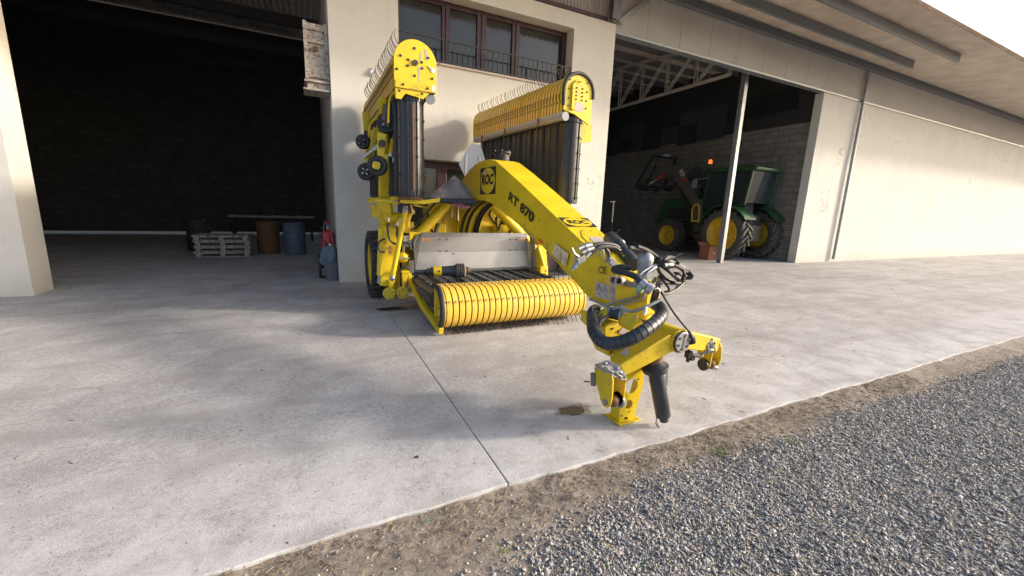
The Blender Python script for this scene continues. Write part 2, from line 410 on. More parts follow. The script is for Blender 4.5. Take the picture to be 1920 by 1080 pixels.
def plate2(mb, pts, nrm, th):   # flat polygon of world points, extruded along nrm
    nrm = Vector(nrm).normalized()
    a = [mb.bm.verts.new(Vector(p)) for p in pts]; b_ = [mb.bm.verts.new(Vector(p) + nrm * th) for p in pts]
    mb._f(a); mb._f(b_[::-1]); k = len(a)
    for i in range(k): mb._f([a[i], b_[i], b_[(i + 1) % k], a[(i + 1) % k]])
    return mb
def bolt(mb, p, nrm, r=.011, h=.008):
    p = Vector(p); nrm = Vector(nrm).normalized(); r *= .72
    mb.lathe(p, nrm, [(0, r * 1.5), (h * .3, r * 1.5), (h * .3, r), (h, r * .95)], 12)

# ================================================================== LIGHT
w = bpy.data.worlds.new('World'); sc.world = w; w.use_nodes = True
nt = w.node_tree; bg = nt.nodes['Background']
sky = nt.nodes.new('ShaderNodeTexSky'); sky.sky_type = 'NISHITA'; sky.sun_disc = False
SUNV = Vector((2.3, -.88, .86)).normalized(); EL = math.asin(SUNV.z)
sky.sun_elevation = EL; sky.sun_rotation = math.atan2(SUNV.x, SUNV.y)
sky.air_density = .8; sky.dust_density = 3.5; sky.ozone_density = .6
nt.links.new(sky.outputs[0], bg.inputs[0]); bg.inputs[1].default_value = .15
sd = bpy.data.lights.new('sun', 'SUN'); sd.energy = 1.9; sd.angle = R(4); sd.color = (1, .89, .75)
so = bpy.data.objects.new('sun', sd); col.objects.link(so); so.rotation_euler = SUNV.to_track_quat('Z', 'Y').to_euler(); so.location = (10, -5, 12)
sc.view_settings.view_transform = 'Standard'; sc.view_settings.look = 'None'; sc.view_settings.exposure = 1.22; sc.view_settings.gamma = 1
sc.cycles.max_bounces = 8; sc.cycles.diffuse_bounces = 4; sc.cycles.use_denoising = True

# ================================================================== GROUND
struct(MB().box(-150, 150, -150, 150, -.5, -.045).build('ground', 'dirt'))
EDGE = 1.83; SEAM = .935
def edgeY(x): return EDGE + .008 * math.sin(x * 2.1) + .006 * math.sin(x * 7.3 + 1) + .004 * math.sin(x * 23)
def slab(x0, x1, name, xs):
    mb = MB(); top = []; bot = []
    pts = [(x, edgeY(x)) for x in xs] + [(x1, 30), (x0, 30)]
    mb.prism(pts, lambda u, v, w: Vector((u, v, w)), -.2, 0)
    return struct(mb.build(name, 'concrete', bevel=.006))
slab(-18, SEAM - .0032, 'concrete_apron', [-18] + list(np.arange(-3, SEAM - .02, .05)) + [SEAM - .0032])
slab(SEAM + .0032, 60, 'concrete_apron', [SEAM + .0032] + list(np.arange(SEAM + .05, 9, .05)) + [60])
struct(MB().box(SEAM - .003, SEAM + .003, EDGE + .02, 30, -.05, -.005).build('joint_filler', 'dirt'))
# dirt verge with real relief
from mathutils import noise as mn
def dirt_h(x, y):
    p = Vector((x, y, 0))
    h = -.026 + .012 * mn.noise(p * 1.7) + .008 * mn.noise(p * 6) + .005 * mn.noise(p * 19) + .0035 * mn.noise(p * 47)
    e = min(1, max(0, 1 - (EDGE - y) / .10))
    return min(h + .010 * e, -.004)
mb = MB(); X = np.arange(-2.6, 11.01, .03); Y = np.arange(-.3, 1.90, .03)
mb.grid([[Vector((x, y, dirt_h(x, y))) for x in X] for y in Y])
struct(mb.build('dirt_verge', 'dirt', ang=80))
# gravel: thousands of angular stones, one object
def gravel():
    t = (1 + 5 ** .5) / 2
    iv = np.array([(-1, t, 0), (1, t, 0), (-1, -t, 0), (1, -t, 0), (0, -1, t), (0, 1, t), (0, -1, -t), (0, 1, -t), (t, 0, -1), (t, 0, 1), (-t, 0, -1), (-t, 0, 1)], float) / (1 + t * t) ** .5
    fa = np.array([(0, 11, 5), (0, 5, 1), (0, 1, 7), (0, 7, 10), (0, 10, 11), (1, 5, 9), (5, 11, 4), (11, 10, 2), (10, 7, 6), (7, 1, 8), (3, 9, 4), (3, 4, 2), (3, 2, 6), (3, 6, 8), (3, 8, 9), (4, 9, 5), (2, 4, 11), (6, 2, 10), (8, 6, 7), (9, 8, 1)])
    P = []
    while len(P) < 80000:
        x = rng.uniform(-1.6, 9.2); y = rng.uniform(.0, EDGE - .02)
        if x < 1.2 and y < .9 - .3 * x: continue
        if y < .2275 * (x - 2.8) + .24 or x > 9.2: continue
        n = mn.noise(Vector((x * 1.4, y * 1.4, 3))) * .22 + mn.noise(Vector((x * 5, y * 5, 9))) * .05
        b_ = 1.56 - max(0, 1.0 - x) * .5 + n * .8 - max(0, x - 3) * .01          # edge of the gravel bed
        d = b_ - y
        dens = min(1, max(0, d / .20 + .25)) if d > 0 else .022 + .2 * math.exp(d / .05)
        if rng.random() < dens: P.append((x, y, d))
    P = np.array(P); n = len(P)
    size = rng.lognormal(-5.12, .38, n); size = np.clip(size, .0028, .015)
    size[P[:, 2] < -.03] *= .8
    sca = np.stack([size * rng.uniform(.9, 1.7, n), size * rng.uniform(.6, 1.05, n), size * rng.uniform(.28, .5, n)], 1)
    rad = rng.uniform(.5, 1.25, (n, 12, 1)); V = iv[None] * rad * sca[:, None, :]
    q = rng.normal(size=(n, 4)); q[:, 1:3] *= .28; q /= np.linalg.norm(q, axis=1, keepdims=True)
    w_, x_, y_, z_ = q.T
    RM = np.stack([np.stack([1 - 2 * (y_ ** 2 + z_ ** 2), 2 * (x_ * y_ - z_ * w_), 2 * (x_ * z_ + y_ * w_)], 1), np.stack([2 * (x_ * y_ + z_ * w_), 1 - 2 * (x_ ** 2 + z_ ** 2), 2 * (y_ * z_ - x_ * w_)], 1), np.stack([2 * (x_ * z_ - y_ * w_), 2 * (y_ * z_ + x_ * w_), 1 - 2 * (x_ ** 2 + y_ ** 2)], 1)], 1)
    V = np.einsum('nij,nkj->nki', RM, V)
    zz = np.array([dirt_h(a, b_) for a, b_ in P[:, :2]]) + size * rng.uniform(.05, .35, n) + np.where(P[:, 2] > .05, rng.uniform(0, .004, n), 0)
    V += np.stack([P[:, 0], P[:, 1], zz], 1)[:, None, :]
    F = (fa[None] + (np.arange(n) * 12)[:, None, None]).reshape(-1, 3)
    me = bpy.data.meshes.new('gravel'); me.vertices.add(n * 12); me.vertices.foreach_set('co', V.ravel().astype('f'))
    me.loops.add(F.size); me.loops.foreach_set('vertex_index', F.ravel().astype('i'))
    me.polygons.add(len(F)); me.polygons.foreach_set('loop_start', np.arange(0, F.size, 3, dtype='i'))
    for m_ in STONES: me.materials.append(m_)
    mi = rng.choice(6, n, p=[.33, .28, .15, .07, .13, .04]); sp = P[:, 2] < -.03; mi[sp] = rng.choice(6, sp.sum(), p=[.1, .1, .15, .3, .05, .3])
    me.polygons.foreach_set('material_index', np.repeat(mi, 20).astype('i')); me.update(); me.validate()
    o = bpy.data.objects.new('gravel', me); col.objects.link(o); return struct(o, 'stuff')
gravel()
# dry straw and root litter on the verge
mb = MB()
for k in range(3600):
    x = random.uniform(-1.2, 5.5); y = EDGE - .0 - abs(random.gauss(0, .17)) - .01
    if y < .6: continue
    a = random.uniform(0, 6.28); l = random.uniform(.008, .05) * (1.6 if random.random() < .1 else 1); z = dirt_h(x, y) + .004
    d = Vector((math.cos(a), math.sin(a), random.uniform(-.1, .25))) * l
    p = Vector((x, y, z)); mb.mi = 0 if random.random() < .45 else 1
    mb.tube([p - d / 2, p + Vector((random.uniform(-.2, .2) * l, random.uniform(-.2, .2) * l, .003)), p + d / 2], random.uniform(.0006, .0016), 4, sub=2)
for k in range(420):        # crumbs and straw blown onto the concrete
    x = random.uniform(-2.5, 6.5); y = random.uniform(1.86, 7.5); a = random.uniform(0, 6.28); l = random.choice((.006, .008, .012, .02, .045)); mb.mi = random.choice((0, 1, 1))
    d = Vector((math.cos(a), math.sin(a), 0)) * l; p = Vector((x, y, .002))
    mb.tube([p - d / 2, p + Vector((-d.y, d.x, 0)) * random.uniform(-.25, .25), p + d / 2], random.uniform(.0008, .0024), 5, sub=2)
struct(mb.build('straw_litter', ['straw', simple('brown_rootlet', (.13, .09, .06), .9, 0, .3, 50)], fix=False), 'stuff')
mb = MB()
for (px, py, n, h) in ((944, 1034, 26, .04), (1352, 850, 50, .05), (1295, 864, 26, .035), (1045, 893, 22, .028), (1203, 893, 9, .05), (1360, 885, 16, .035), (1216, 1062, 9, .03), (1128, 1060, 8, .03), (1480, 830, 30, .045)):
    c = pZ(px, py, -.02)
    for k in range(n):
        p = Vector((c.x + random.gauss(0, .035), c.y + random.gauss(0, .022), 0)); p.z = dirt_h(p.x, p.y)
        a = random.uniform(0, 6.28); l = h * random.uniform(.4, 1.1); d = Vector((math.cos(a), math.sin(a), 0)); s_ = Vector((-d.y, d.x, 0)) * random.uniform(.0009, .0018)
        q0, q1, q2 = p, p + d * l * .25 + Vector((0, 0, l * .6)), p + d * l * .7 + Vector((0, 0, l * .85))
        v = [mb.bm.verts.new(z) for z in (q0 - s_, q0 + s_, q1 + s_, q1 - s_, q2)]
        mb._f([v[0], v[1], v[2], v[3]]); mb._f([v[3], v[2], v[4]])
struct(mb.build('grass', 'grass', fix=False), 'stuff')
# dry leaf and scrap
c = pZ(1080, 930, -.01); c.z = dirt_h(c.x, c.y) + .022
pts = []
for k in range(22):
    a = k / 22 * 6.283; r_ = .021 * (1 + .35 * math.sin(a * 5)) ; pts.append(Vector((c.x + 1.5 * r_ * math.cos(a), c.y + .8 * r_ * math.sin(a), c.z + .008 * math.sin(a * 2 + 1))))
tag(plate2(MB(), pts, (0, 0, 1), .0012).build('dry_leaf', 'leaf'), 'curled grey-brown dry leaf lying at the edge of the gravel', 'leaf')
c = pZ(801, 975, -.01); c.z = dirt_h(c.x, c.y) + .012
tag(plate2(MB(), [c + Vector(v) for v in ((-.012, 0, 0), (-.002, -.016, .004), (.010, -.006, .0), (.004, .006, .012), (.012, .020, .004), (-.004, .012, .006))], (0, 0, 1), .0012).build('plastic_scrap', 'greenplastic'), 'small torn pale green scrap on the dirt beside the concrete', 'litter')
# damp stains on the concrete
def halo(px, py, rx, ry, seed):
    c = pZ(px, py, 0); pts = []
    for k in range(70):
        a = k / 70 * 6.283; n = 1 + .5 * mn.noise(Vector((math.cos(a) * 1.3, math.sin(a) * 1.3, seed))) + .3 * mn.noise(Vector((math.cos(a) * 6, math.sin(a) * 6, seed))); pts.append((c.x + rx * n * math.cos(a), c.y + ry * n * math.sin(a)))
    return struct(MB().prism(pts, lambda u, v, w: Vector((u, v, w)), .0004, .0016).build('damp_halo', simple('faint_damp', (.25, .225, .20), .7, 0, .25, 20)))
halo(1072, 768, .15, .09, 1.3); halo(735, 580, .27, .16, 4.4)
def blot(name, px, py, rx, ry, seed):
    c = pZ(px, py, 0); pts = []
    for k in range(60):
        a = k / 60 * 6.283; n = 1 + .45 * mn.noise(Vector((math.cos(a) * 1.3, math.sin(a) * 1.3, seed))) + .22 * mn.noise(Vector((math.cos(a) * 5, math.sin(a) * 5, seed)))
        pts.append((c.x + rx * n * math.cos(a), c.y + ry * n * math.sin(a)))
    return struct(MB().prism(pts, lambda u, v, w: Vector((u, v, w)), .0008, .003).build(name, 'wet'))
blot('damp_stain', 1070, 770, .112, .07, 1.3); blot('damp_stain', 732, 580, .20, .12, 4.4); blot('damp_stain', 785, 575, .13, .075, 8.8)
blot('soil_crumb', 781, 857, .016, .012, 3.1)

# ================================================================== FARM BUILDING (office block)
WY = 8.37
B_ = thing('farm_building', (3.5, WY, 0), 'cream plastered block with long upstairs window and dark glazed door behind the machine', 'building')
def wbox(mb, x0, x1, z0, z1, y0=WY, y1=8.95): return mb.box(x0, x1, y0, y1, z0, z1)
DZ = 2.43
mb = MB()
fn = lambda u, v, w: Vector((u, w, v))
mb.prism([(.43, 0), (1.95, 0), (1.95, DZ), (5.62, DZ), (5.62, 0), (6.57, 0), (6.57, 5.78), (.43, 5.78)], fn, WY, 8.95, holes=[[(1.62, 4.23), (5.43, 4.23), (5.43, 5.46), (1.62, 5.46)]])
mb.build('wall', 'plaster', B_, bevel=.008)
MB().box(.43, .90, 8.952, 14.5, 0, 6.6).build('side_wall', 'reveal', B_)
MB().box(6.1, 6.55, 8.952, 22, 0, 6.6).build('side_wall', 'block', B_)
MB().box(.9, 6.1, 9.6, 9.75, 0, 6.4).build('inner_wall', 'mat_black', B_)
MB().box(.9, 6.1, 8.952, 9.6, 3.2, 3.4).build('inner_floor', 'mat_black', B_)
# window
fz0, fz1, fy = 4.245, 5.455, 8.66
mb = MB()
mb.box(1.625, 5.425, fy, fy + .08, 5.36, fz1).box(1.625, 5.425, fy, fy + .08, fz0, fz0 + .07)
for x0, x1 in ((1.625, 1.70), (2.52, 2.68), (3.26, 3.46), (4.06, 4.24), (5.31, 5.425)): mb.box(x0, x1, fy - .01, fy + .09, fz0 + .002, fz1 - .002)
mb.mi = 0
for x in (2.6, 3.36, 4.15): mb.box(x - .012, x + .012, fy - .03, fy - .012, fz0 + .05, fz1 - .06)
win = mb.build('window', 'maroon', B_, bevel=.005)
for x0, x1 in ((1.70, 2.52), (2.68, 3.26), (3.46, 4.06), (4.24, 5.31)):
    MB().box(x0 - .01, x1 + .01, fy + .035, fy + .045, fz0 + .06, 5.37).build('pane', 'glass', win)
mb = MB().box(1.58, 5.46, WY - .045, WY - .002, 4.192, 4.228).box(1.622, 5.428, WY - .002, 8.62, 4.2305, 4.244)
mb.build('sill', 'stone', B_, bevel=.004)
mb = MB(); ry = WY + .05
zt = 4.66; zb = 4.275
mb.box(1.63, 5.42, ry - .012, ry + .012, zt, zt + .022).box(1.63, 5.42, ry - .01, ry + .01, zb, zb + .018)
x = 1.66; k = 0
while x < 5.42:
    h = .014 if k % 9 == 7 else .0065
    mb.box(x - h, x + h, ry - h, ry + h, zb + .018 if h < .01 else zb - .03, zt); x += .117; k += 1
mb.build('railing', 'iron', B_)
# glazed door in its recess
mb = MB(); dy = 8.62
for x0, x1 in ((1.955, 2.06), (2.42, 2.62), (3.2, 3.36), (4.1, 4.26), (4.95, 5.05)): mb.box(x0, x1, dy, dy + .07, .02, DZ - .02)
mb.box(1.955, 5.615, dy + .002, dy + .068, 2.28, DZ - .004).box(1.955, 5.05, dy + .003, dy + .067, .02, .16)
door = mb.build('door', 'maroon', B_, bevel=.004)
MB().box(2.06, 4.95, dy + .03, dy + .04, .16, 2.28).build('pane', 'glass', door)
MB().box(5.05, 5.5, dy + .004, dy + .06, .02, .46).build('lower_panel', 'brownpanel', door)
MB().box(5.05, 5.5, dy + .03, dy + .04, .46, 2.28).build('pane', 'glass', door)
# tiles, cladding, column and brace above
mb = MB()
for k in range(66): mb.box(.6 + k * .09, .6 + k * .09 + .084, WY - .012, WY + .05, 5.79, 5.865)
mb.build('tile_band', 'tile', B_)
def corrug(x0, x1, z0, z1, y, pitch=.09, dep=.014):
    mb = MB(); xs = np.arange(x0, x1, pitch / 4); 
    mb.grid([[Vector((x, y + dep * math.sin((x - x0) / pitch * 6.283), z)) for x in xs] for z in (z0, z1)]); return mb
corrug(.43, 6.57, 5.87, 7.6, WY + .06).build('cladding', 'panel', B_)
mb = MB().box(6.30, 6.52, WY - .20, WY - .185, 5.79, 7.6).box(6.30, 6.52, WY - .035, WY - .02, 5.79, 7.6).box(6.40, 6.42, WY - .185, WY - .035, 5.79, 7.6)
mb.build('steel_column', 'bluegrey', B_)
MB().bar((6.62, WY - .06, 5.80), (8.3, WY - .06, 7.25), .05, .12).build('brace', 'galv', B_)
# small wall siren
t = thing('siren', (1.13, WY, 3.80), 'small round white siren fixed on the plaster left of the upright rake', 'siren')
MB().lathe((1.13, WY, 3.84), (0, -1, 0), [(0, .05), (.015, .056), (.03, .056), (.034, .04), (.06, .036), (.066, .02)], 20).build('casing', 'white', t)
MB().box(1.11, 1.15, WY - .03, WY - .002, 3.90, 3.925).build('bracket', 'oldwood', t)
tag(MB().box(5.62, 5.95, WY - .42, WY - .003, .001, .12).build('doorstep', 'panel', bevel=.01), 'low pale concrete step against the wall right of the glazed door', 'step')
mb = MB()
for i in range(16): mb.box(4.62 + i * .055, 4.632 + i * .055, 8.0, 8.5, .004, .02)
for j in range(10): mb.box(4.60, 5.48, 8.0 + j * .054, 8.012 + j * .054, .003, .019)
tag(mb.build('door_grate', 'weave'), 'dark lattice foot grate on the concrete before the glazed door', 'grate')

# ================================================================== MACHINE HALL on the right
H_ = thing('machine_hall', (12, WY, 0), 'open-fronted hall with grey block wall, lattice truss and concrete header', 'building')
mb = MB()
for x0, x1 in ((6.573, 7.52), (7.525, 8.62), (8.625, 9.72), (9.725, 10.82), (10.825, 11.92), (11.925, 13.02), (13.025, 14.12), (14.125, 15.2), (15.205, 30), (30.005, 60)): mb.box(x0, x1, WY + .02, WY + .16, 5.64, 6.60)
mb.build('header_panel', 'panel', H_, bevel=.006)
MB().box(6.575, 60, WY - .005, WY + .20, 5.585, 5.638).build('header_flange', 'galv', H_)
mb = MB().box(6.575, 60, WY - .10, WY + .10, 6.603, 6.62).box(6.575, 60, WY - .10, WY + .10, 6.80, 6.815).box(6.575, 60, WY - .01, WY + .01, 6.62, 6.80)
mb.build('roof_beam', 'bluegrey', H_)
def roofz(y): return 6.84 + .10 * (y - WY)
def roofsheet(x0, x1, y0, y1, name, parent, m_='sheetroof'):
    mb = MB(); xs = np.arange(x0, x1, .177 / 6)
    mb.grid([[Vector((x, y, roofz(y) + .025 * math.sin(x / .177 * 6.283))) for x in xs] for y in (y0, y1)])
    mb.grid([[Vector((x, y, roofz(y) + .12)) for x in (x0, x1)] for y in (y0, y1)]); return mb.build(name, m_, parent, fix=False)
roofsheet(-14, 60, 5.5, 26, 'roof', H_)
mb = MB()
for y in (6.3, 7.4, 9.4, 10.6, 11.8, 13.0, 14.2, 15.4, 16.6, 17.8, 19): 
    z = roofz(y) - .03; mb.box(6.6, 18, y - .035, y + .035, z - .22, z - .0)
    mb.box(6.6, 18, y - .05, y - .035, z - .22, z - .20)
mb.build('purlin', 'bluegrey', H_)
# lattice trusses along the hall
def truss(X):
    mb = MB(); zb, y0, y1 = 5.62, 8.95, 20.0
    for s_ in (-.05, .05):
        mb.bar((X + s_, y0, zb), (X + s_, y1, zb), .03, .07); mb.bar((X + s_, y0, roofz(y0) - .3), (X + s_, y1, roofz(y1) - .3), .03, .07)
        y = y0
        while y < y1 - 1:
            mb.bar((X + s_, y, zb), (X + s_, y, roofz(y) - .3), .03, .03); mb.bar((X + s_, y + 1.22, zb), (X + s_, y + .05, roofz(y) - .3), .03, .03); y += 1.22
    return mb.build('truss', 'trussm', H_)
truss(11.3)
mb = MB().box(12.02, 12.16, 8.93, 8.945, 0, 6.8).box(12.02, 12.16, 9.075, 9.09, 0, 6.8).box(12.083, 12.097, 8.945, 9.075, 0, 6.8)
mb.build('post', 'galv', H_)
MB().box(15.35, 15.6, 8.56, 24, 0, 4.75).build('side_wall', 'block', H_)
MB().box(6.55, 15.35, 23.5, 23.7, 0, 8.5).build('back_wall', 'block', H_)
MB().box(15.2, 60, WY + .03, WY + .3, 0, 5.58).build('front_wall', 'plaster', H_)
MB().cyl((17.4, WY - .06, .1), (17.4, WY - .06, 6.6), .05, n=16).build('downpipe', 'galv', H_)
MB().box(15.36, 15.5, 8.56, 24, 4.755, 8.6).build('gable_sheet', 'mat_black', H_)
mb = MB()
yy = 9.3; k = 0
while yy < 23:
    wd = random.uniform(.9, 1.5); z0 = 4.62 + random.uniform(-.05, .1)
    mb.mi = k % 2; zm = 5.35 + random.uniform(-.15, .15)
    mb.box(15.30, 15.345, yy, yy + wd - .01, z0 if yy > 11.2 else 5.25, zm)
    mb.mi = (k // 2 + 1) % 2; mb.box(15.305, 15.35, yy, yy + wd - .01, zm + .003, 6.0); yy += wd; k += 1
mb.build('plastic_sheeting', ['sheetdark', 'sheetblack'], H_)
mb = MB().box(15.24, 15.35, 14.7, 15.2, 4.15, 4.27); lampo = mb.build('floodlight', 'galv'); tag(lampo, 'small flat floodlight on the block wall high above the tractor', 'lamp')
MB().box(15.235, 15.239, 14.74, 15.16, 4.165, 4.255).build('lens', 'white', lampo)

# storage bay on the left
S_ = thing('storage_bay', (-2, WY, 0), 'dark open storage bay left of the cream plastered wall', 'building')
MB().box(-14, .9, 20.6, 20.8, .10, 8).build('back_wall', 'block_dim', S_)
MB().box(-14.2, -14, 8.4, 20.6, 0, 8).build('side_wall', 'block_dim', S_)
mb = MB().box(-14, -3.75, WY, 8.9, 0, 7.2); mb.build('front_wall', 'plaster', S_)
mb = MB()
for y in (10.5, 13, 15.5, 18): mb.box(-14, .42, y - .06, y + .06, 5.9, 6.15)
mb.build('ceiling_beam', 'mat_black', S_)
struct(MB().box(-14, .9, 20.85, 27, -.001, .003).build('yard_light_strip', simple('ochre_floor_light', (.2, .13, .05), .9)))  # ochre colour stands in for the strip of light under the back wall
# cabinet box on the reveal
C_ = thing('wall_box', (.22, 8.7, 3.5), 'old peeling white wooden box hanging beside the corner of the wall', 'box')
mb = MB().box(.05, .428, 8.5, 8.94, 3.60, 4.52); mb.build('carcass', 'oldwood', C_, bevel=.012)
mb = MB().box(.04, .10, 8.46, 8.498, 3.62, 4.53).box(.37, .425, 8.46, 8.498, 3.62, 4.53).box(.102, .368, 8.462, 8.498, 4.40, 4.50).box(.102, .368, 8.464, 8.498, 4.20, 4.27).box(.102, .368, 8.464, 8.498, 3.64, 3.70)
mb.build('door_frame', 'oldwood', C_, bevel=.004)
mb = MB().box(.02, .428, 8.42, 8.9, 3.56, 3.598).box(.06, .428, 8.47, 8.9, 3.455, 3.555).box(.0, .428, 8.40, 8.9, 3.42, 3.452)
mb.build('base_shelf', 'oldwood', C_, bevel=.004)
MB().box(.19, .26, 8.44, 8.463, 4.07, 4.15).build('handle', 'rust', C_)

# wheeled extinguisher, bag and bucket round the corner
E_ = thing('fire_extinguisher', (.29, 9.0, 0), 'red wheeled fire extinguisher standing behind the wall corner', 'extinguisher')
ex, ey = .285, 9.02
MB().lathe((ex, ey, .30), (0, 0, 1), [(0, .10), (.03, .125), (.55, .125), (.62, .105), (.66, .05), (.68, .035)], 28).build('cylinder', 'red', E_)
MB().cyl((ex, ey, .98), (ex, ey, 1.08), .022).cyl((ex, ey, 1.03), (ex + .03, ey - .05, 1.05), .012).build('valve', 'steel', E_)
MB().bar((ex - .07, ey - .02, 1.12), (ex + .06, ey, 1.08), .03, .02).bar((ex - .05, ey - .02, 1.155), (ex + .06, ey, 1.10), .025, .012).build('lever', 'red', E_)
MB().tube([(ex - .02, ey - .03, 1.05), (ex - .10, ey - .08, 1.02), (ex - .15, ey - .06, .9), (ex - .06, ey - .135, .72), (ex - .02, ey - .14, .5), (ex - .04, ey - .14, .35)], .013).build('hose', 'rubber', E_)
MB().box(ex - .0, ex + .05, ey - .131, ey - .126, .62, .70).build('label_plate', 'white', E_)
mb = MB().cyl((ex - .20, ey, .24), (ex - .15, ey, .24), .24, n=32); mb.build('wheel', 'rubber', E_, bevel=.015)
MB().cyl((ex + .15, ey, .24), (ex + .20, ey, .24), .24, n=32).build('wheel', 'rubber', E_, bevel=.015)
MB().box(ex - .15, ex + .15, ey - .015, ey + .015, .2, .3).build('axle', 'iron', E_)
tag(MB().lathe((.33, 8.72, .001), (0, 0, 1), [(0, .115), (.02, .12), (.33, .15), (.345, .158), (.35, .14)], 28).build('bucket', 'bucket'), 'grey plastic bucket under the hanging bag at the wall corner', 'bucket')
def bagmesh():
    mb = MB(); rows = []
    for j in range(12):
        t = j / 11; z = .66 - .42 * t; row = []
        for i in range(33):
            a = i / 32 * 6.283; r_ = (.06 + .12 * math.sin(t * 2.2 + .25)) * (1 + .16 * math.sin(a * 5 + t * 3) + .08 * math.sin(a * 9 - t * 7))
            row.append(Vector((.295 + r_ * math.cos(a), 8.76 + .62 * r_ * math.sin(a), z - .05 * t * math.cos(a))))
        rows.append(row)
    mb.grid(rows); mb._f([v for v in mb.bm.verts[:0]]) if False else None
    return mb
G_ = bagmesh().build('bag', 'bag', ang=80); tag(G_, 'crumpled blue-grey bag hanging by loops on the red extinguisher', 'bag')
MB().tube([(.22, 8.74, .65), (.20, 8.80, .88), (.24, 8.88, 1.12), (.33, 8.80, .95), (.37, 8.74, .65)], .010).build('strap', 'bag', G_)

# dim clutter in the storage bay
t = thing('workbench', (-1.2, 17.5, 0), 'dark workbench at the back of the storage bay', 'bench')
MB().box(-2.6, .1, 17.2, 17.9, .85, .92).build('bench_top', 'oldwood', t)
for x, y in ((-2.5, 17.3), (0, 17.3), (-2.5, 17.8), (0, 17.8)): MB().box(x - .04, x + .04, y - .04, y + .04, 0, .848).build('leg', 'mat_black', t)
for k, (w_, h_, lb) in enumerate(((.2, .25, 'low dark tool box at the left end of the dim workbench'), (.3, .42, 'tall dark tool box in the middle of the dim workbench'), (.25, .18, 'flat dark tool box at the right end of the dim workbench'))):
    tag(MB().box(-2.4 + k * .85, -2.4 + k * .85 + w_, 17.3, 17.6, .922, .922 + h_).build('tool_box', 'mat_black', bevel=.02), lb, 'tool box', 'tool boxes on the workbench')
def barrel(x, y, m_, lb):
    t = thing('oil_drum', (x, y, 0), lb, 'drum', 'oil drums in the storage bay')
    MB().lathe((x, y, .002), (0, 0, 1), [(0, .28), (.02, .29), (.28, .285), (.29, .297), (.31, .297), (.32, .285), (.58, .285), (.59, .297), (.61, .297), (.62, .285), (.86, .285), (.88, .29), (.885, .27), (.87, .265)], 30).build('drum_body', m_, t)
    MB().cyl((x + .15, y, .87), (x + .15, y, .90), .03, n=14).build('bung', 'galv', t)
barrel(-.45, 13.2, 'bag', 'faded blue-grey oil drum nearest the wall corner in the dark bay'); barrel(-1.12, 13.5, 'rust', 'rusty brown oil drum beside the blue-grey one in the dark bay'); barrel(-2.9, 14.4, 'mat_black', 'black oil drum standing beyond the stacked pallets')
def pallet_mb(x, y, z, a):
    mb = MB(); c, s_ = math.cos(a), math.sin(a)
    def ob(cx, cy, cz, hx, hy, hz): mb.obox((x + cx * c - cy * s_, y + cx * s_ + cy * c, z + cz), (hx * c, hx * s_, 0), (-hy * s_, hy * c, 0), (0, 0, hz))
    for k in range(7): ob(-.54 + k * .18, 0, .128, .07, .4, .011)
    for yy in (-.34, 0, .34): ob(0, yy, .102, .6, .05, .0145)
    for xx in (-.52, 0, .52):
        for yy in (-.34, 0, .34): ob(xx, yy, .055, .05, .05, .032)
    for yy in (-.34, 0, .34): ob(0, yy, .012, .6, .05, .0105)
    return mb
for k, lb in enumerate(('lowest wooden pallet of the stack in the dark bay', 'second wooden pallet from the floor in the stack', 'third wooden pallet from the floor in the stack', 'topmost wooden pallet of the stack in the dark bay')):
    tag(pallet_mb(-2.1, 13.1, .001 + k * .1405, random.uniform(-.06, .06)).build('pallet', 'oldwood'), lb, 'pallet', 'pallets stacked in the storage bay')
# pole and small things inside the hall
t = thing('pole', (9.92, 12, 0), 'pale pole with dark lower half standing in the dim hall behind the wall corner', 'pole')
MB().cyl((9.92, 12, .02), (9.92, 12, 1.15), .03).build('sleeve', 'mat_black', t); MB().cyl((9.92, 12, 1.15), (9.93, 12, 1.88), .024).cyl((9.75, 12, 1.87), (10.0, 12, 1.9), .012).build('stick', 'cream_s', t)
t = thing('floor_jack', (11.2, 15, 0), 'small red trolley jack on the hall floor left of the tractor', 'jack')
MB().box(11.6, 12.2, 14.6, 14.9, .06, .2).build('chassis', 'red', t, bevel=.03)
for x in (11.7, 12.1): MB().cyl((x, 14.58, .06), (x, 14.92, .06), .06).build('wheel', 'iron', t)
MB().bar((12.1, 14.75, .2), (12.7, 14.75, .75), .04, .04).build('handle', 'yellow_worn', t)
t = thing('cardboard_box', (12.65, 9.95, 0), 'open brown cardboard box on the floor beside the rear wheel of the tractor', 'box')
bx0, bx1, by0, by1, bh = 12.42, 12.86, 9.72, 10.12, .45
mb = MB().box(bx0, bx1, by0, by0 + .008, .004, bh).box(bx0, bx1, by1 - .008, by1, .004, bh).box(bx0, bx0 + .008, by0 + .008, by1 - .008, .004, bh).box(bx1 - .008, bx1, by0 + .008, by1 - .008, .004, bh).box(bx0 + .008, bx1 - .008, by0 + .008, by1 - .008, .004, .012)
mb.build('carton', 'card', t)
plate2(MB(), [(bx1 + .002, by0, bh), (bx1 + .002, by1, bh), (bx1 + .18, by1 - .01, bh - .10), (bx1 + .18, by0 + .01, bh - .10)], (0, 0, 1), .006).build('flap', 'card', t)
plate2(MB(), [(bx0, by1 + .002, bh), (bx1, by1 + .002, bh), (bx1, by1 + .12, bh + .12), (bx0, by1 + .12, bh + .12)], (0, 0, 1), .006).build('flap', 'card', t)
MB().box(bx0 + .24, bx0 + .31, by0 - .003, by0 - .0005, .2, .24).build('shipping_label', 'white', t)
# ================================================================== THE HAY MERGER
K = thing('hay_merger', (2.37, 5.5, 0), 'yellow towed hay merger with arched drawbar and two tined pickups folded upright', 'farm machine')
XL, XR = 2.20, 2.56; XC = 2.38
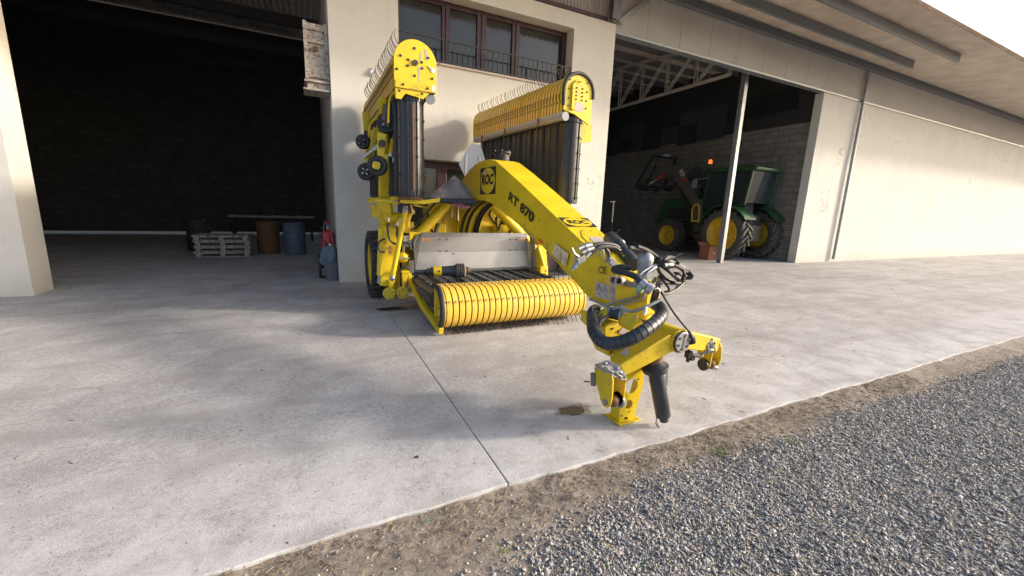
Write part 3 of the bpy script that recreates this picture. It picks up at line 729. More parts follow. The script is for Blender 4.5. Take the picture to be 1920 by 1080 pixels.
# ---- arched boom: profile in (Y, Z)
CRY, FSL = 2.78, .10 / .43              # the nose narrows forward of this crease
def xl_at(y): return XL + max(0, CRY - y) * FSL
def pF(x, y, off=0.0):
    p = pX(x, y, XL - off)
    if p.y >= CRY: return p
    d = ray(x, y); n = Vector((1, FSL, 0)); o = Vector((XL - off, CRY, 0)); return CAMP + d * ((o - CAMP).dot(n) / d.dot(n))
bt = [pF(*p) for p in ((1214, 545), (1190, 533), (1143, 503), (1121, 482.5), (1060, 424), (985, 352), (948, 318))]
top = [(p.y, p.z) for p in bt] + [(5.08, 2.135), (5.25, 2.168), (5.55, 2.178), (5.80, 2.15), (6.1, 2.07), (6.42, 1.92), (6.75, 1.70), (7.05, 1.42), (7.2, 1.1), (7.25, .62)]
bb = [pF(*p) for p in ((1000, 440), (1050, 494), (1104, 554), (1116, 563.5), (1140, 573), (1165, 587), (1210, 591))]
bot = [(6.62, .62), (6.62, .95), (6.55, 1.16), (6.40, 1.37), (6.2, 1.5), (5.95, 1.595), (5.7, 1.635), (5.42, 1.64), (5.15, 1.60)] + [(p.y, p.z) for p in bb]
def boom_side(X, name):
    return MB().prism(top + bot, YZ(X), X, X + .012) if False else None
mb = MB().prism(top[::-1] + bot[::-1], YZ(0), XL, XR)
for v in mb.bm.verts:
    if v.co.y < CRY: v.co.x = xl_at(v.co.y) if v.co.x < XC else 2 * XC - xl_at(v.co.y)
boom = mb.build('boom', 'yellow', K, bevel=.006)
# flange strip along the lower edge and weld ribs
mb = MB()
for k in range(len(bot) - 8):
    pass
lowp = [Vector((xl_at(y) - .004, y, z - .004)) for y, z in bot[2:-2]]
mb.tube(lowp, .007, 6, sub=1); mb.build('edge_flange', 'yellow', boom)
mb = MB()
for px, py in ((890, 341.5), (939, 344.5), (1009.5, 414), (1104.5, 507)):
    p = pF(px, py); mb.cyl(p, p + Vector((-.010, 0, 0)), .014, .010, 12)
mb.split('plug', 'yellow', boom)
# ---- decals on the left face
off = XL - .0025
def face_pt(px, py): return pF(px, py, .0025)
def face_dir(a, b_): return (face_pt(*b_) - face_pt(*a))
NX = Vector((-1, 0, 0))
def quad_on_left(pts, th=.0015): return plate2(MB(), [face_pt(*p) for p in pts], (1, 0, 0), th)
# logo: black rounded square, yellow oval, letters, bird
a_, b2, c_, d_ = face_pt(901, 314.5), face_pt(930, 314), face_pt(928.5, 364), face_pt(900, 363)
lw = abs((a_ - b2).y); lh = abs((a_ - d_).z); lc = (a_ + b2 + c_ + d_) / 4
def lp(u, v, x=off): return Vector((x, lc.y - u * lw / 2, lc.z + v * lh / 2))
rr = []
for sx_, sy_, a0 in ((1, 1, 0), (-1, 1, 90), (-1, -1, 180), (1, -1, 270)):
    rr += [(sx_ * .94 + .06 * math.cos(R(a0 + q)), sy_ * .94 + .06 * math.sin(R(a0 + q))) for q in (0, 30, 60, 90)]
logo = MB().prism(rr, lambda u, v, w: lp(u, v, w), off - .001, off + .002).build('emblem', 'black', boom)
MB().prism(circ(0, 0, .92, 40, .96), lambda u, v, w: lp(u, v, w), off - .0022, off - .0012).build('oval', 'yellow', logo)
text('ROC', 1, lp(-.80, -.30, off - .0022), (0, -1, 0), (0, 0, 1), 'black', logo, shear=.15, bold=.05, fit=(lw * .80, lh * .40))
bird = [(-.25, .62), (.0, .72), (-.45, .70), (-1.15, .52), (-.5, .58), (-.9, .48), (-.3, .52), (.02, .36), (.08, .30), (.1, .55), (.18, .74), (-.1, .84), (-.3, .8)]
bird = [(-1.15, .56), (-.45, .70), (-.25, .82), (.02, .78), (.16, .5), (.14, .28), (.0, .52), (-.18, .60), (-.5, .58), (-.95, .48), (-.55, .62)]
MB().prism(bird, lambda u, v, w: lp(u, v, w), off - .0032, off - .0024).build('bird', 'sticker', logo)
o_ = face_pt(952.5, 375); r_ = face_dir((952.5, 375), (998, 419.5)); u_ = face_dir((952.5, 375), (957, 359))
text('RT 870', 1, o_, r_, u_, 'black', boom, bold=.04, fit=(r_.length, u_.length * .98))
o_ = face_pt(981, 437); r_ = face_dir((981, 437), (996.5, 449.5)); u_ = face_dir((981, 437), (983, 431))
text('Patented', 1, o_, r_, u_, 'black', boom, bold=.01, fit=(r_.length, u_.length * .8))
text('CE', 1, face_pt(1121.5, 512), face_dir((1121, 512), (1137, 514)), (0, 0, 1), 'black', boom, bold=.02, fit=(face_dir((1121, 512), (1136, 514)).length, face_dir((1122, 512), (1122, 499)).length))
quad_on_left(((1010, 446), (1018, 453), (1015, 461), (1007.5, 454.5))).build('reflector', 'redo', boom)
st = quad_on_left(((1040.5, 456), (1066, 476), (1060.5, 500), (1035, 476.5))).build('warning_label', 'cream_s', boom)
def lines_left(name, polys, w_, mat, par, x):
    mb = MB()
    for P in polys:
        for p, q in zip(P, P[1:]): mb.bar(pF(*p, XL - x), pF(*q, XL - x), .0012, w_, up=(1, 0, 0))
    return mb.build(name, mat, par)
xo = off - .0012
lines_left('pictogram', [[(1045, 465), (1036.5, 480), (1051, 491), (1045, 465)], [(1051.5, 466), (1051, 492)], [(1041, 478), (1045, 481), (1043, 484)], [(1053, 474), (1053, 487), (1057, 489)], [(1062, 482), (1059, 494)], [(1060, 484), (1061, 491)], [(1054, 482), (1058, 486)]], .0035, 'black', st, xo)
for i, (x0) in enumerate((1117, 1129, 1142)):
    y0 = 528 + (x0 - 1117) * .24
    st = quad_on_left(((x0, y0), (x0 + 11.5, y0 + 2.8), (x0 + 10, y0 + 31), (x0 - 1.3, y0 + 28))).build('warning_label', 'sticker', boom)
    lines_left('pictogram', [[(x0 + 6, y0 + 4), (x0 + .8, y0 + 13), (x0 + 10, y0 + 15), (x0 + 6, y0 + 4)], [(x0 - .5, y0 + 15), (x0 + 10.6, y0 + 17.5)], [(x0 + 5, y0 + 8), (x0 + 6.2, y0 + 12)], [(x0 + 2, y0 + 22), (x0 + 8, y0 + 23), (x0 + 7.5, y0 + 26)]], .0035, 'black', st, xo)
# ---- emblem on the sloping top face
tdir = Vector((0, top[4][0] - top[3][0], top[4][1] - top[3][1])).normalized(); tn = Vector((0, -tdir.z, tdir.y))
if tn.z < 0: tn = -tn
def on_top(px, py, h=.002):
    d = ray(px, py); o0 = Vector((0, top[4][0], top[4][1])) + tn * h
    return CAMP + d * ((o0 - CAMP).dot(tn) / d.dot(tn))
e0, e1, e2, e3 = on_top(1048, 408), on_top(1101, 408.5), on_top(1119, 425.5), on_top(1064, 425.5)
ec = (e0 + e1 + e2 + e3) / 4; ew = ((e1 - e0).length + (e2 - e3).length) / 2; eh = abs((e0 - e3).dot(tdir))
def tp(u, v, w): return ec + Vector((u * ew / 2, 0, 0)) + tdir * (v * eh / 2) + tn * w
lg = MB().prism([(-1, -1), (1, -1), (1, 1), (-1, 1)], tp, 0, .001).build('emblem', 'black', boom)
MB().prism(circ(0, 0, .93, 40, .93), tp, .0012, .0022).build('oval', 'yellow', lg)
text('ROC', 1, tp(-.68, -.40, .0024), (1, 0, 0), tdir, 'black', lg, bold=.05, fit=(ew * .68, eh * .42))
# cover plate with bolts and label on top face
cp = [on_top(*p, .001) for p in ((1089, 434), (1093, 431), (1112, 431), (1140, 452), (1140, 462), (1108, 462), (1091, 444))]
cov = plate2(MB(), cp, tn, .006).build('cover_plate', 'yellow', boom, bevel=.002)
mb = MB()
for p in ((1095, 433), (1109, 432.8), (1125, 440), (1096, 440), (1107, 450)): bolt(mb, on_top(*p, .007), tn, .008, .006)
mb.split('bolt', 'steel', cov)
plate2(MB(), [on_top(*p, .0082) for p in ((1104, 444), (1126, 444), (1134, 453), (1113, 455))], tn, .001).build('warning_label', 'sticker', cov)
# ---- flange pot on the crest
mb = MB().cyl((2.41, 5.33, 2.17), (2.41, 5.33, 2.27), .10, n=28).cyl((2.41, 5.33, 2.27), (2.41, 5.33, 2.285), .125, n=28)
for k in range(6): a = k * 1.047; mb.cyl((2.41 + .112 * math.cos(a), 5.33 + .112 * math.sin(a), 2.25), (2.41 + .112 * math.cos(a), 5.33 + .112 * math.sin(a), 2.305), .014, n=8)
mb.build('hose_coupling', 'rubber', K)
# ---- rear frame
mb = MB().box(1.72, 2.197, 6.66, 6.69, .55, 1.56).box(2.563, 3.02, 6.66, 6.69, .55, 1.56)
mb.split('cross_plate', 'yellow', K, bevel=.005)
mb = MB()
for z in (1.46, 1.38, 1.30, 1.16, 1.07): bolt(mb, (2.02, 6.66, z), (0, -1, 0), .014, .012)
mb.split('bolt', 'steel', K)
MB().box(1.98, 2.06, 6.645, 6.659, .6, 1.54).build('rib', 'yellow', K)
MB().box(.95, 3.8, 6.75, 7.15, .62, .92).build('axle_beam', 'yellow', K, bevel=.01)
mb = MB().box(1.55, 1.95, 6.42, 6.64, .62, 1.24).box(2.85, 3.25, 6.42, 6.64, .62, 1.24); mb.split('tank_box', 'yellow', K, bevel=.012)
MB().cyl((1.95, 6.32, 1.58), (1.36, 6.25, .98), .085, n=24).build('stay_tube', 'yellow', K)
MB().cyl((2.72, 6.32, 1.58), (3.36, 6.25, .98), .085, n=24).build('stay_tube', 'yellow', K)
MB().tube([(1.78, 6.3, 1.62), (1.35, 6.2, 1.15), (1.28, 6.2, 1.0)], .016, sub=4).tube([(1.8, 6.35, 1.25), (1.7, 6.28, 1.05), (1.62, 6.25, .95)], .028).build('hose', 'rubber', K)
# hoses riding on the inner face of the arch
inner = [(6.60, .7), (6.60, .98), (6.52, 1.14), (6.37, 1.33), (6.17, 1.46), (5.93, 1.56), (5.68, 1.60), (5.42, 1.605)]
inner2 = [(y, z) for y, z in bot[:8]]
for i, x in enumerate((2.235, 2.262, 2.335, 2.36, 2.47, 2.495, 2.525, 2.548)):
    MB().tube([(x, y - .016, z - .016) for y, z in inner2], .0115, 8, sub=2).build('arch_hose', 'rubber' if i not in (0, 2) else 'iron', K)
mb = MB().tube([(1.99, 6.25, 1.52), (1.99, 6.22, 1.60), (2.05, 6.2, 1.61), (2.12, 6.2, 1.58)], .012).tube([(2.08, 6.22, 1.46), (2.10, 6.2, 1.56), (2.14, 6.2, 1.6)], .012)
mb.cyl((1.99, 6.25, 1.36), (1.99, 6.25, 1.52), .018, .012, 10).cyl((2.08, 6.22, 1.31), (2.08, 6.22, 1.46), .018, .012, 10); mb.split('steel_pipe', 'steel', K)
# ---- grey canvas guard over the left of the arch
rows = []
for j in range(11):
    t = j / 10; row = []
    for i in range(17):
        s_ = i / 16
        lo = Vector((1.50 + .70 * s_, 5.82 - .10 * s_, 1.64 - .02 * s_)); ridge = Vector((1.62 + .62 * s_, 6.20 - .18 * s_, 1.66 + (.33 * min(1, s_ / .58) if s_ < .58 else .33 - .24 * (s_ - .58) / .42)))
        p = lo.lerp(ridge, t); p.z += -.03 * math.sin(t * 3.14) * (1 - s_) + .018 * math.sin(s_ * 15 + t * 6) * math.sin(t * 3.14) + .008 * math.sin(s_ * 31 - t * 9); p.y += .02 * math.sin(s_ * 13 + t * 5); row.append(p)
    rows.append(row)
mb = MB().grid(rows)
g = mb.build('canvas_guard', 'canvas', K, ang=60); so_ = g.modifiers.new('thick', 'SOLIDIFY'); so_.thickness = .006
MB().tube([(1.50, 5.80, 1.615), (1.85, 5.76, 1.60), (2.16, 5.66, 1.60)], .05, 16, prof=lambda t, k: .55 + .6 * t).build('rolled_edge', 'plastic', g)
mb = MB()
for k in range(46):
    p = Vector((1.98 + random.gauss(0, .06), 5.70 + random.gauss(0, .01), 1.545 + random.gauss(0, .018))); d = Vector((random.uniform(-.07, .07), random.uniform(-.03, .01), random.uniform(-.03, .03)))
    mb.tube([p - d, p + Vector((0, -.005, random.uniform(-.01, .01))), p + d], .0022, 4, sub=3)
mb.build('twine_tangle', 'twine', K)
# ---- hexagonal white plate behind the crest
hp = [pY(*p, 6.62) for p in ((883, 268), (900.5, 271), (913, 309), (902, 338), (872.6, 333), (860, 307))]
wp = plate2(MB(), hp, (0, 1, 0), .006).build('warning_plate', 'white', K, bevel=.002)
mb = MB()
for a, b_ in (((875, 291), (873, 330)), ((899.5, 293), (901, 306))): mb.bar(pY(*a, 6.605), pY(*b_, 6.605), .04, .012, up=(0, 1, 0))
mb.split('plate_bracket', 'steel', wp)

# ================================================================== pickup units
def tine(F, a, th, r0, L, bend=.35, sw=0.0):
    ca, sa = math.cos(th), math.sin(th); p0 = F(a, r0 * ca, r0 * sa)
    def at(d, s_): return F(a + sw * d / L * .02, (r0 + d) * ca - s_ * sa, (r0 + d) * sa + s_ * ca)
    return [p0, at(L * .5, 0), at(L * .8, bend * L * .25), at(L, bend * L * .75)]
def make_reel(F, L, nb, r, tail_t, tail_b, bandmat, squash=1.0, gap=.095):
    """D-shaped stripper hood; F(a along, b out, c up)"""
    prof = [(-tail_t, r)] + [(r * math.cos(R(q)) * squash, r * math.sin(R(q))) for q in range(90, -91, -9)] + [(-tail_b, -r)]
    drum = [(-tail_t * .98, r - .028)] + [((r - .028) * math.cos(R(q)) * squash, (r - .028) * math.sin(R(q))) for q in range(90, -91, -15)] + [(-tail_b * .98, -(r - .028))]
    reel = MB().prism(drum, lambda u, v, w: F(w, u, v), .004, L - .004).build('pickup_reel', 'drum', K)
    pitch = L / nb; me0 = None
    for k in range(nb):
        a0, a1 = k * pitch + pitch * gap, (k + 1) * pitch - pitch * gap; am = (a0 + a1) / 2
        if True:
            rows = []
            for (b_, c) in prof:
                n_ = Vector((b_ if b_ > 0 else 0, c)); n_.normalize()
                row = []
                for aa, h in ((a0, -.024), (a0, 0), (am, .0015), (a1, 0), (a1, -.024)):
                    row.append(F(aa, b_ + n_.x * h, c + n_.y * h))
                rows.append(row)
            mb = MB().grid(rows); mb.bm.faces.index_update()
            for f in mb.bm.faces: f.material_index = 1 if f.index % 4 in (0, 3) else 0  # band side walls painted drum-dark to put shade into the gaps
            mb.build('stripper_band', [bandmat(k), 'drum'], reel, ang=40)
    return reel, prof, pitch
Xa, Xb = 1.385, 3.36
Fc = lambda a, b_, c: Vector((Xa + a, 4.765 - b_, .305 + c))
Lc = Xb - Xa
NBC = 25
reel_c, prof_c, pc = make_reel(Fc, Lc, NBC, .255, .20, .06, lambda k: 'band')
def one_tine(F, a, th, r0, L, parent, bend=.35, r=.0032):
    MB().tube(tine(F, a, th, r0, L, bend), r, 5, sub=3).build('tine', 'wire', parent)
NT = 0
for k in range(NBC + 1):
    a = k * pc; j = random.uniform(-.06, .06)
    one_tine(Fc, a, R(99) + j, .235, .125 + random.uniform(-.015, .012), reel_c, .15, .0042)
    one_tine(Fc, a, R(-52) + j, .235, .14 + random.uniform(-.015, .02), reel_c, .12, .0042)
# short hooked wires across the band fronts
mb = MB()
for k in range(NBC + 1):
    a = k * pc; th = R(24); q = []
    for s_ in (-.022, -.008, .012, .034):
        rr_ = .262 + .012 + (abs(s_) * .6); q.append(Fc(a + s_, rr_ * math.cos(th + abs(s_) * 2 - .02), rr_ * math.sin(th + abs(s_) * 2 - .02)))
    mb.tube(q, .0048, 5, sub=3)
    for dth in (-.0,):
        q = [Fc(a, .255 * math.cos(R(-70)), .255 * math.sin(R(-70))), Fc(a + .05, .29 * math.cos(R(-86)), .29 * math.sin(R(-86)))]
        mb.tube(q, .003, 5)
mb.split('tine_hook', 'wire', reel_c)
# chain-like row of rear tines under the reel
mb = MB()
for k in range(70):
    x = Xa + .05 + k * (Lc - .6) / 70; z = .03 + random.uniform(-.008, .008)
    mb.tube([(x, 4.66, z), (x + .015, 4.60, z + .012), (x + .03, 4.56, z - .01)], .005, 5, sub=2)
struct(mb.build('lower_tine_row', 'wire', reel_c), 'stuff')
# centre end plates + rubber arcs
def dplate(F, a0, a1, r, t1, t2): return MB().prism([(-t1, r)] + arc(0, 0, r, 90, -90, 20) + [(-t2, -r)], lambda u, v, w: F(w, u, v), a0, a1)
dplate(Fc, -.034, -.006, .262, .20, .16).build('end_plate', 'yellow_worn', reel_c, bevel=.003)
MB().tube([Fc(-.05, -.12, .258)] + [Fc(-.05, .252 * math.cos(R(q)), .258 * math.sin(R(q))) for q in range(85, -86, -12)], .034, 10, sub=2).build('rubber_edge', 'rubber', reel_c)
mb = MB()
for b_, c in ((.08, .10), (.12, .02), (.05, .0), (.11, -.08), (.03, -.12), (-.04, .05), (-.06, -.16), (.13, -.15)): bolt(mb, Fc(-.034, b_, c), (-1, 0, 0), .011, .012)
mb.split('bolt', 'iron', reel_c)
MB().prism([(-.13, -.14), (-.13, .14), (-.06, .16), (-.03, .12), (-.03, .02), (-.06, .0), (-.06, -.14)], lambda u, v, w: Fc(w, u, v), -.05, -.0345).build('slide_bracket', 'yellow_worn', reel_c, bevel=.004)
dplate(Fc, Lc + .004, Lc + .03, .262, .20, .16).build('end_plate', 'yellow', reel_c, bevel=.003)
# ---- centre conveyor belt: loop round rollers along Y
def belt_loop(F, L, W0, W1, hr, cleats, mats, name='conveyor_belt', double=True):
    """F(s along belt travel, t across, n normal): loop of half thickness hr"""
    out = [(s_, hr) for s_ in (L - hr, hr)] + [(hr + hr * math.cos(R(q)), hr * math.sin(R(q))) for q in range(100, 270, 14)] + [(hr, -hr), (L - hr, -hr)] + [(L - hr + hr * math.cos(R(q)), hr * math.sin(R(q))) for q in range(-80, 90, 14)]
    b_ = MB().prism(out, lambda u, v, w: F(u, w, v), W0, W1).build(name, mats[0], K, ang=30)
    mb = MB()
    for i in range(cleats):
        s_ = hr + (L - 2 * hr) * (i + .5) / cleats
        for sd in (1, -1):
            h = .013 if i % 2 else .032; ww = .007 if i % 2 else .012
            p = [(s_ - ww, hr + .0005), (s_ + ww, hr + .0005), (s_ + ww * .5, hr + h), (s_ - ww * .5, hr + h)]
            mb.prism(p, lambda u, v, w: F(u, w, v * sd), W0 + .01, W1 - .01)
            if double and i % 2 == 0:
                p2 = [(x + .03, z if z < hr + .002 else z - .006) for x, z in p]; mb.prism(p2, lambda u, v, w: F(u, w, v * sd), W0 + .01, W1 - .01)
    mb.mi = 0
    for e, c0, dr in ((0, hr, -1), (1, L - hr, 1)):
        for q in (-66, -22, 22, 66):
            n_ = Vector((math.cos(R(q)) * dr, math.sin(R(q)))); t_ = Vector((-n_.y, n_.x)); c = Vector((c0, 0)) + n_ * (hr + .0005)
            h = .016; pts = [c - t_ * .010, c + t_ * .010, c + t_ * .006 + n_ * h, c - t_ * .006 + n_ * h]
            mb.prism([(p.x, p.y) for p in pts], lambda u, v, w: F(u, w, v), W0 + .01, W1 - .01)
    struct(mb.build('cleat_row', mats[1], b_), 'stuff'); mb = MB()
    for i in range(cleats):
        s_ = hr + (L - 2 * hr) * (i + .5) / cleats
        for w_ in np.linspace(W0 + .06, W1 - .06, 6):
            for sd in (1, -1):
                p = F(s_, w_, sd * (hr + .014)); n_ = (F(s_, w_, sd * (hr + .05)) - p).normalized(); mb.cyl(p, p + n_ * (.012 if i % 2 else .026), .010, n=6)
    for e, c0, dr in ((0, hr, -1), (1, L - hr, 1)):
        for q in (-66, -22, 22, 66):
            n_ = Vector((math.cos(R(q)) * dr, math.sin(R(q)))); c = Vector((c0, 0)) + n_ * (hr + .004)
            for w_ in np.linspace(W0 + .06, W1 - .06, 6):
                p = F(c.x, w_, c.y); d = F(c.x + n_.x, w_, c.y + n_.y) - p; mb.cyl(p, p + d * .022, .014, n=6)
    struct(mb.build('bolt_row', 'iron', b_), 'stuff')
    return b_
Fb = lambda s_, t, n: Vector((1.30 + s_, t, .365 + n))
belt_loop(Fb, 2.14, 4.97, 6.08, .135, 11, ('belt', 'belt_dark'))
# belt edge chain at the back
mb = MB()
for k in range(60): mb.box(1.42 + k * .032, 1.436 + k * .032, 6.045, 6.085, .505, .525)
mb.build('belt_lacing', 'iron', K)
# ---- aluminium back board
ab = MB(); 
def apt(x, z): return Vector((x, 6.10 + .05 * (z - .5), z))
plate2(ab, [apt(1.36, .56), apt(3.33, .56), apt(3.30, .83), apt(1.42, .83)], (0, 1, 0), .008)
board = ab.build('back_board', 'alu', K)
plate2(MB(), [apt(1.42, .832), apt(3.30, .832), apt(3.28, 1.06), apt(1.47, 1.06)], (0, 1, .0), .008).build('upper_sheet', 'alu_dull', board)
plate2(MB(), [apt(1.475, 1.062), apt(3.28, 1.062), apt(3.28, 1.125) + Vector((0, .03, 0)), apt(1.50, 1.125) + Vector((0, .03, 0))], (0, 1, 0), .012).build('top_fold', 'alu_dull', board)
plate2(MB(), [apt(1.36, .50), apt(3.33, .50), apt(3.33, .557) - Vector((0, .02, 0)), apt(1.36, .557) - Vector((0, .02, 0))], (0, 1, 0), .012).build('lower_strip', 'alu_dull', board)
mb = MB()
for x in (1.76, 1.87, 2.96, 3.07):
    for z in (1.02, .845): bolt(mb, apt(x, z) - Vector((0, .003, 0)), (0, -1, 0), .011, .008)
bolt(mb, apt(1.98, .805) - Vector((0, .003, 0)), (0, -1, 0), .011, .008)
for z in (.62, .72, .82, .92, 1.02): bolt(mb, apt(3.285 if z > .83 else 3.305, z) - Vector((0, .003, 0)), (0, -1, 0), .007, .006)
mb.split('rivet', 'iron', board)
for x in (1.49, 3.13):
    s_ = plate2(MB(), [apt(x, .99) - Vector((0, .004, 0)), apt(x + .12, .99) - Vector((0, .004, 0)), apt(x + .12, 1.04) - Vector((0, .004, 0)), apt(x, 1.04) - Vector((0, .004, 0))], (0, 1, 0), .001).build('warning_label', 'sticker_o', board)
    mb = MB()
    for q in (.02, .05, .085): mb.tube([apt(x + q, .998) - Vector((0, .006, 0)), apt(x + q + .012, 1.03) - Vector((0, .006, 0)), apt(x + q + .022, .998) - Vector((0, .006, 0))], .002, 4, sub=1)
    mb.build('pictogram', 'black', s_)
plate2(MB(), [(1.36, 5.98, .40), (1.36, 6.10, .40), (1.47, 6.13, 1.09), (1.40, 6.0, 1.10), (1.33, 5.94, 1.0)], (-1, 0, 0), .02).build('rubber_skirt', 'plastic', K, bevel=.004)
plate2(MB(), [(3.36, 5.98, .42), (3.36, 6.12, .42), (3.33, 6.13, 1.10), (3.35, 6.0, 1.02)], (1, 0, 0), .02).build('rubber_skirt', 'alu_dull', K, bevel=.004)
# ---- side arm carrying the centre reel
mb = MB().bar((1.30, 6.15, .42), (1.30, 5.3, .20), .075, .09).bar((1.30, 5.3, .20), (1.33, 4.56, .06), .075, .085, w1=.06)
mb.build('side_arm', 'yellow_worn', K, bevel=.008)
MB().bar((3.44, 6.1, .4), (3.42, 4.7, .12), .075, .09).build('side_arm', 'yellow', K, bevel=.008)
mb = MB().tube([(1.31, 6.1, .43), (1.34, 5.8, .36), (1.30, 5.6, .33)], .016).tube([(1.26, 6.1, .36), (1.28, 5.9, .30), (1.31, 5.75, .36)], .012); mb.split('hose', 'iron', K)

# ================================================================== folded side units
def side_unit(sgn, x0, skew, bandmat, zc, r):
    def F(a, b_, c): return Vector((x0 + skew * a - sgn * c * -1, 5.22 + a, zc + b_)) if False else Vector((x0 + skew * a + sgn * c, 5.22 + a, zc + b_))
    return F
FL = side_unit(1, 1.195, 0.0, None, 3.165, .24)
FR = side_unit(-1, 3.505, -.075, None, 3.185, .24)
LS = 2.92
def aged(k): return 'band_old' if (k * 7 % 5) < 3 else 'band'
reel_l, _, pl = make_reel(FL, LS, 37, .24, .30, .30, aged, gap=.09)
reel_r, _, pr = make_reel(FR, LS, 38, .24, .30, .30, lambda k: 'band' if k % 7 else 'yellow', gap=.09)
for k in range(1, 39):
    j = random.uniform(-.04, .04)
    one_tine(FR, k * pr, R(34) + j, .215, .165, reel_r, -.45, .005)
mbt = MB()
for k in range(1, 38): mbt.tube(tine(FL, k * pl, R(-42) + random.uniform(-.04, .04), .215, .19, .55), .005, 5, sub=3)
for k in range(1, 6): mbt.tube(tine(FL, k * pl + .02, R(80), .215, .13, -.5), .0036, 5, sub=3)
mbt.tube(tine(FL, .05, R(40), .215, .15, -.2), .0036, 5, sub=3); struct(mbt.build('tine_row', 'wire', reel_l), 'stuff')
# wire clips and bolts low on the visible flank
def clips(F, pitch, n, c, reel):
    mb = MB(); mb2 = MB()
    for k in range(n):
        a = (k + .5) * pitch; s_ = 1 if c > 0 else -1
        mb.tube([F(a - pitch * .48, -.06, c + s_ * .002), F(a - pitch * .2, -.045, c + s_ * .012), F(a + pitch * .1, -.055, c + s_ * .022), F(a + pitch * .42, -.12, c + s_ * .016)], .0032, 5, sub=3)
        p = F(a, -.15, c); mb2.cyl(p, p + (F(a, -.15, c + s_ * .008) - p), .010, n=6)
    struct(mb.build('clip_row', 'wire', reel), 'stuff'); struct(mb2.build('bolt_row', 'iron', reel), 'stuff')
clips(FL, pl, 37, -.244, reel_l); clips(FR, pr, 38, .244, reel_r)
# gap under the bands: dark toothed lower edge
for F, reel, c in ((FR, reel_r, .245),):
    MB().bar(F(-.0, -.335, .20), F(LS, -.335, .20), .11, .10).build('edge_beam', simple('pale_beam', (.50, .47, .42), .6, 0, .08, 6, ((.25, .15, .09), .6, .5)), reel, bevel=.01)
    MB().bar(F(-.0, -.345, .262), F(LS, -.345, .262), .012, .025).build('beam_lip', 'sticker', reel)
    mb = MB()
    for a in (.55, 1.6, 2.5):
        p = F(a, -.30, .27); mb.tube([p, p + Vector((-.01, 0, -.06)), p + Vector((-.05, -.03, -.4))], .005, 5, sub=2); mb.cyl(p, p + Vector((0, 0, -.08)), .02, n=8)
    mb.split('tie_wire', 'copper', reel)
MB().bar(FL(.1, -.30, -.19), FL(LS, -.30, -.19), .07, .07).build('edge_beam', 'yellow_worn', reel_l, bevel=.006)
# front end plate, left unit
MB().prism([(-.30, .25)] + arc(0, 0, .25, 90, -90, 28) + [(-.30, -.25)], lambda u, v, w: FL(w, u, v), -.03, -.002).build('end_plate', 'yellow', reel_l, bevel=.004)
MB().prism([(-.215, .235), (-.215, -.24), (-.30, -.24), (-.30, .235)], lambda u, v, w: FL(w, u, v), -.045, -.0305).build('lower_flange', 'yellow_worn', reel_l, bevel=.004)
MB().prism([(-.302, -.24), (-.42, -.235), (-.42, -.17), (-.35, -.12), (-.385, .09), (-.302, .17)], lambda u, v, w: FL(w, u, v), -.028, -.008).build('bracket_plate', 'yellow', reel_l, bevel=.004)
mb = MB()
for b_, c in ((.155, -.01), (.02, -.085), (.02, .075), (-.045, -.09), (-.045, .08), (-.14, -.01), (.08, .15), (-.14, .20), (.05, -.17), (-.10, -.215), (-.26, -.15), (-.26, .14), (-.335, -.195), (-.33, .07)):
    bolt(mb, FL(-.031 if b_ > -.2 else -.046, b_, c), (0, -1, 0), .014, .012)
mb.split('bolt', 'iron', reel_l)
mb = MB().cyl(FL(-.03, .0, -.005), FL(-.05, .0, -.005), .032, n=20); mb.build('shaft_end', 'iron', reel_l)
mb = MB().cyl(FL(-.03, -.05, .205), FL(-.038, -.05, .205), .026, n=20).bar(FL(-.034, -.05, .205), FL(-.034, -.01, .15), .02, .008); mb.build('swing_latch', 'white', reel_l)
mb = MB()
for b0, b1, c0, c1 in ((.03, .13, .04, .075), (.05, .17, .105, .15), (-.20, -.03, .025, .06)):
    for q in range(5):
        t0 = b0 + (b1 - b0) * q / 5; plate2(mb, [FL(-.032, t0, c0 + random.uniform(0, .012)), FL(-.032, t0 + (b1 - b0) / 5.5, c0 + random.uniform(0, .012)), FL(-.032, t0 + (b1 - b0) / 5.5, c1 - random.uniform(0, .015)), FL(-.032, t0, c1 - random.uniform(0, .015))], (0, 1, 0), .001)
mb.build('torn_label', 'sticker', reel_l)
plate2(MB(), [FL(-.047, -.22, .19), FL(-.047, -.22, .22), FL(-.047, -.285, .22), FL(-.047, -.285, .19)], (0, 1, 0), .001).build('reflective_patch', 'white', reel_l)
MB().cyl(FL(.02, -.36, .19), FL(.035, -.36, .19), .06, n=24).build('guard_disc', 'bluegrey', reel_l)
# front end plate, right unit, with rubber arc
MB().prism([(-.26, .24)] + arc(0, 0, .235, 90, -90, 28) + [(-.33, -.235), (-.42, -.21), (-.30, .05), (-.27, .22)], lambda u, v, w: FR(w, u, v), -.03, -.002).build('end_plate', 'yellow', reel_r, bevel=.004)
MB().tube([FR(-.03, -.20, .245)] + [FR(-.03, .245 * math.cos(R(q)), .25 * math.sin(R(q))) for q in range(90, -91, -10)] + [FR(-.03, -.06, -.252)], .026, 10, sub=2).build('rubber_edge', 'rubber', reel_r)
MB().prism([(-.25, .06), (-.25, .13), (.08, .13), (.15, .06), (.15, -.04), (.135, -.04), (.13, .05), (.07, .10), (-.22, .10)], lambda u, v, w: FR(w, u, v), -.06, -.0305).build('stiffener', 'yellow', reel_r, bevel=.004)
mb = MB()
for b_ in (.14, .02, -.10, -.20):
    for c in (.165, -.14): bolt(mb, FR(-.031, b_, c), (0, -1, 0), .012, .012)
for b_ in (.05, 0, -.05, -.10):
    for c in (.04, -.06): bolt(mb, FR(-.031, b_, c), (0, -1, 0), .012, .014)
mb.split('bolt', 'iron', reel_r)
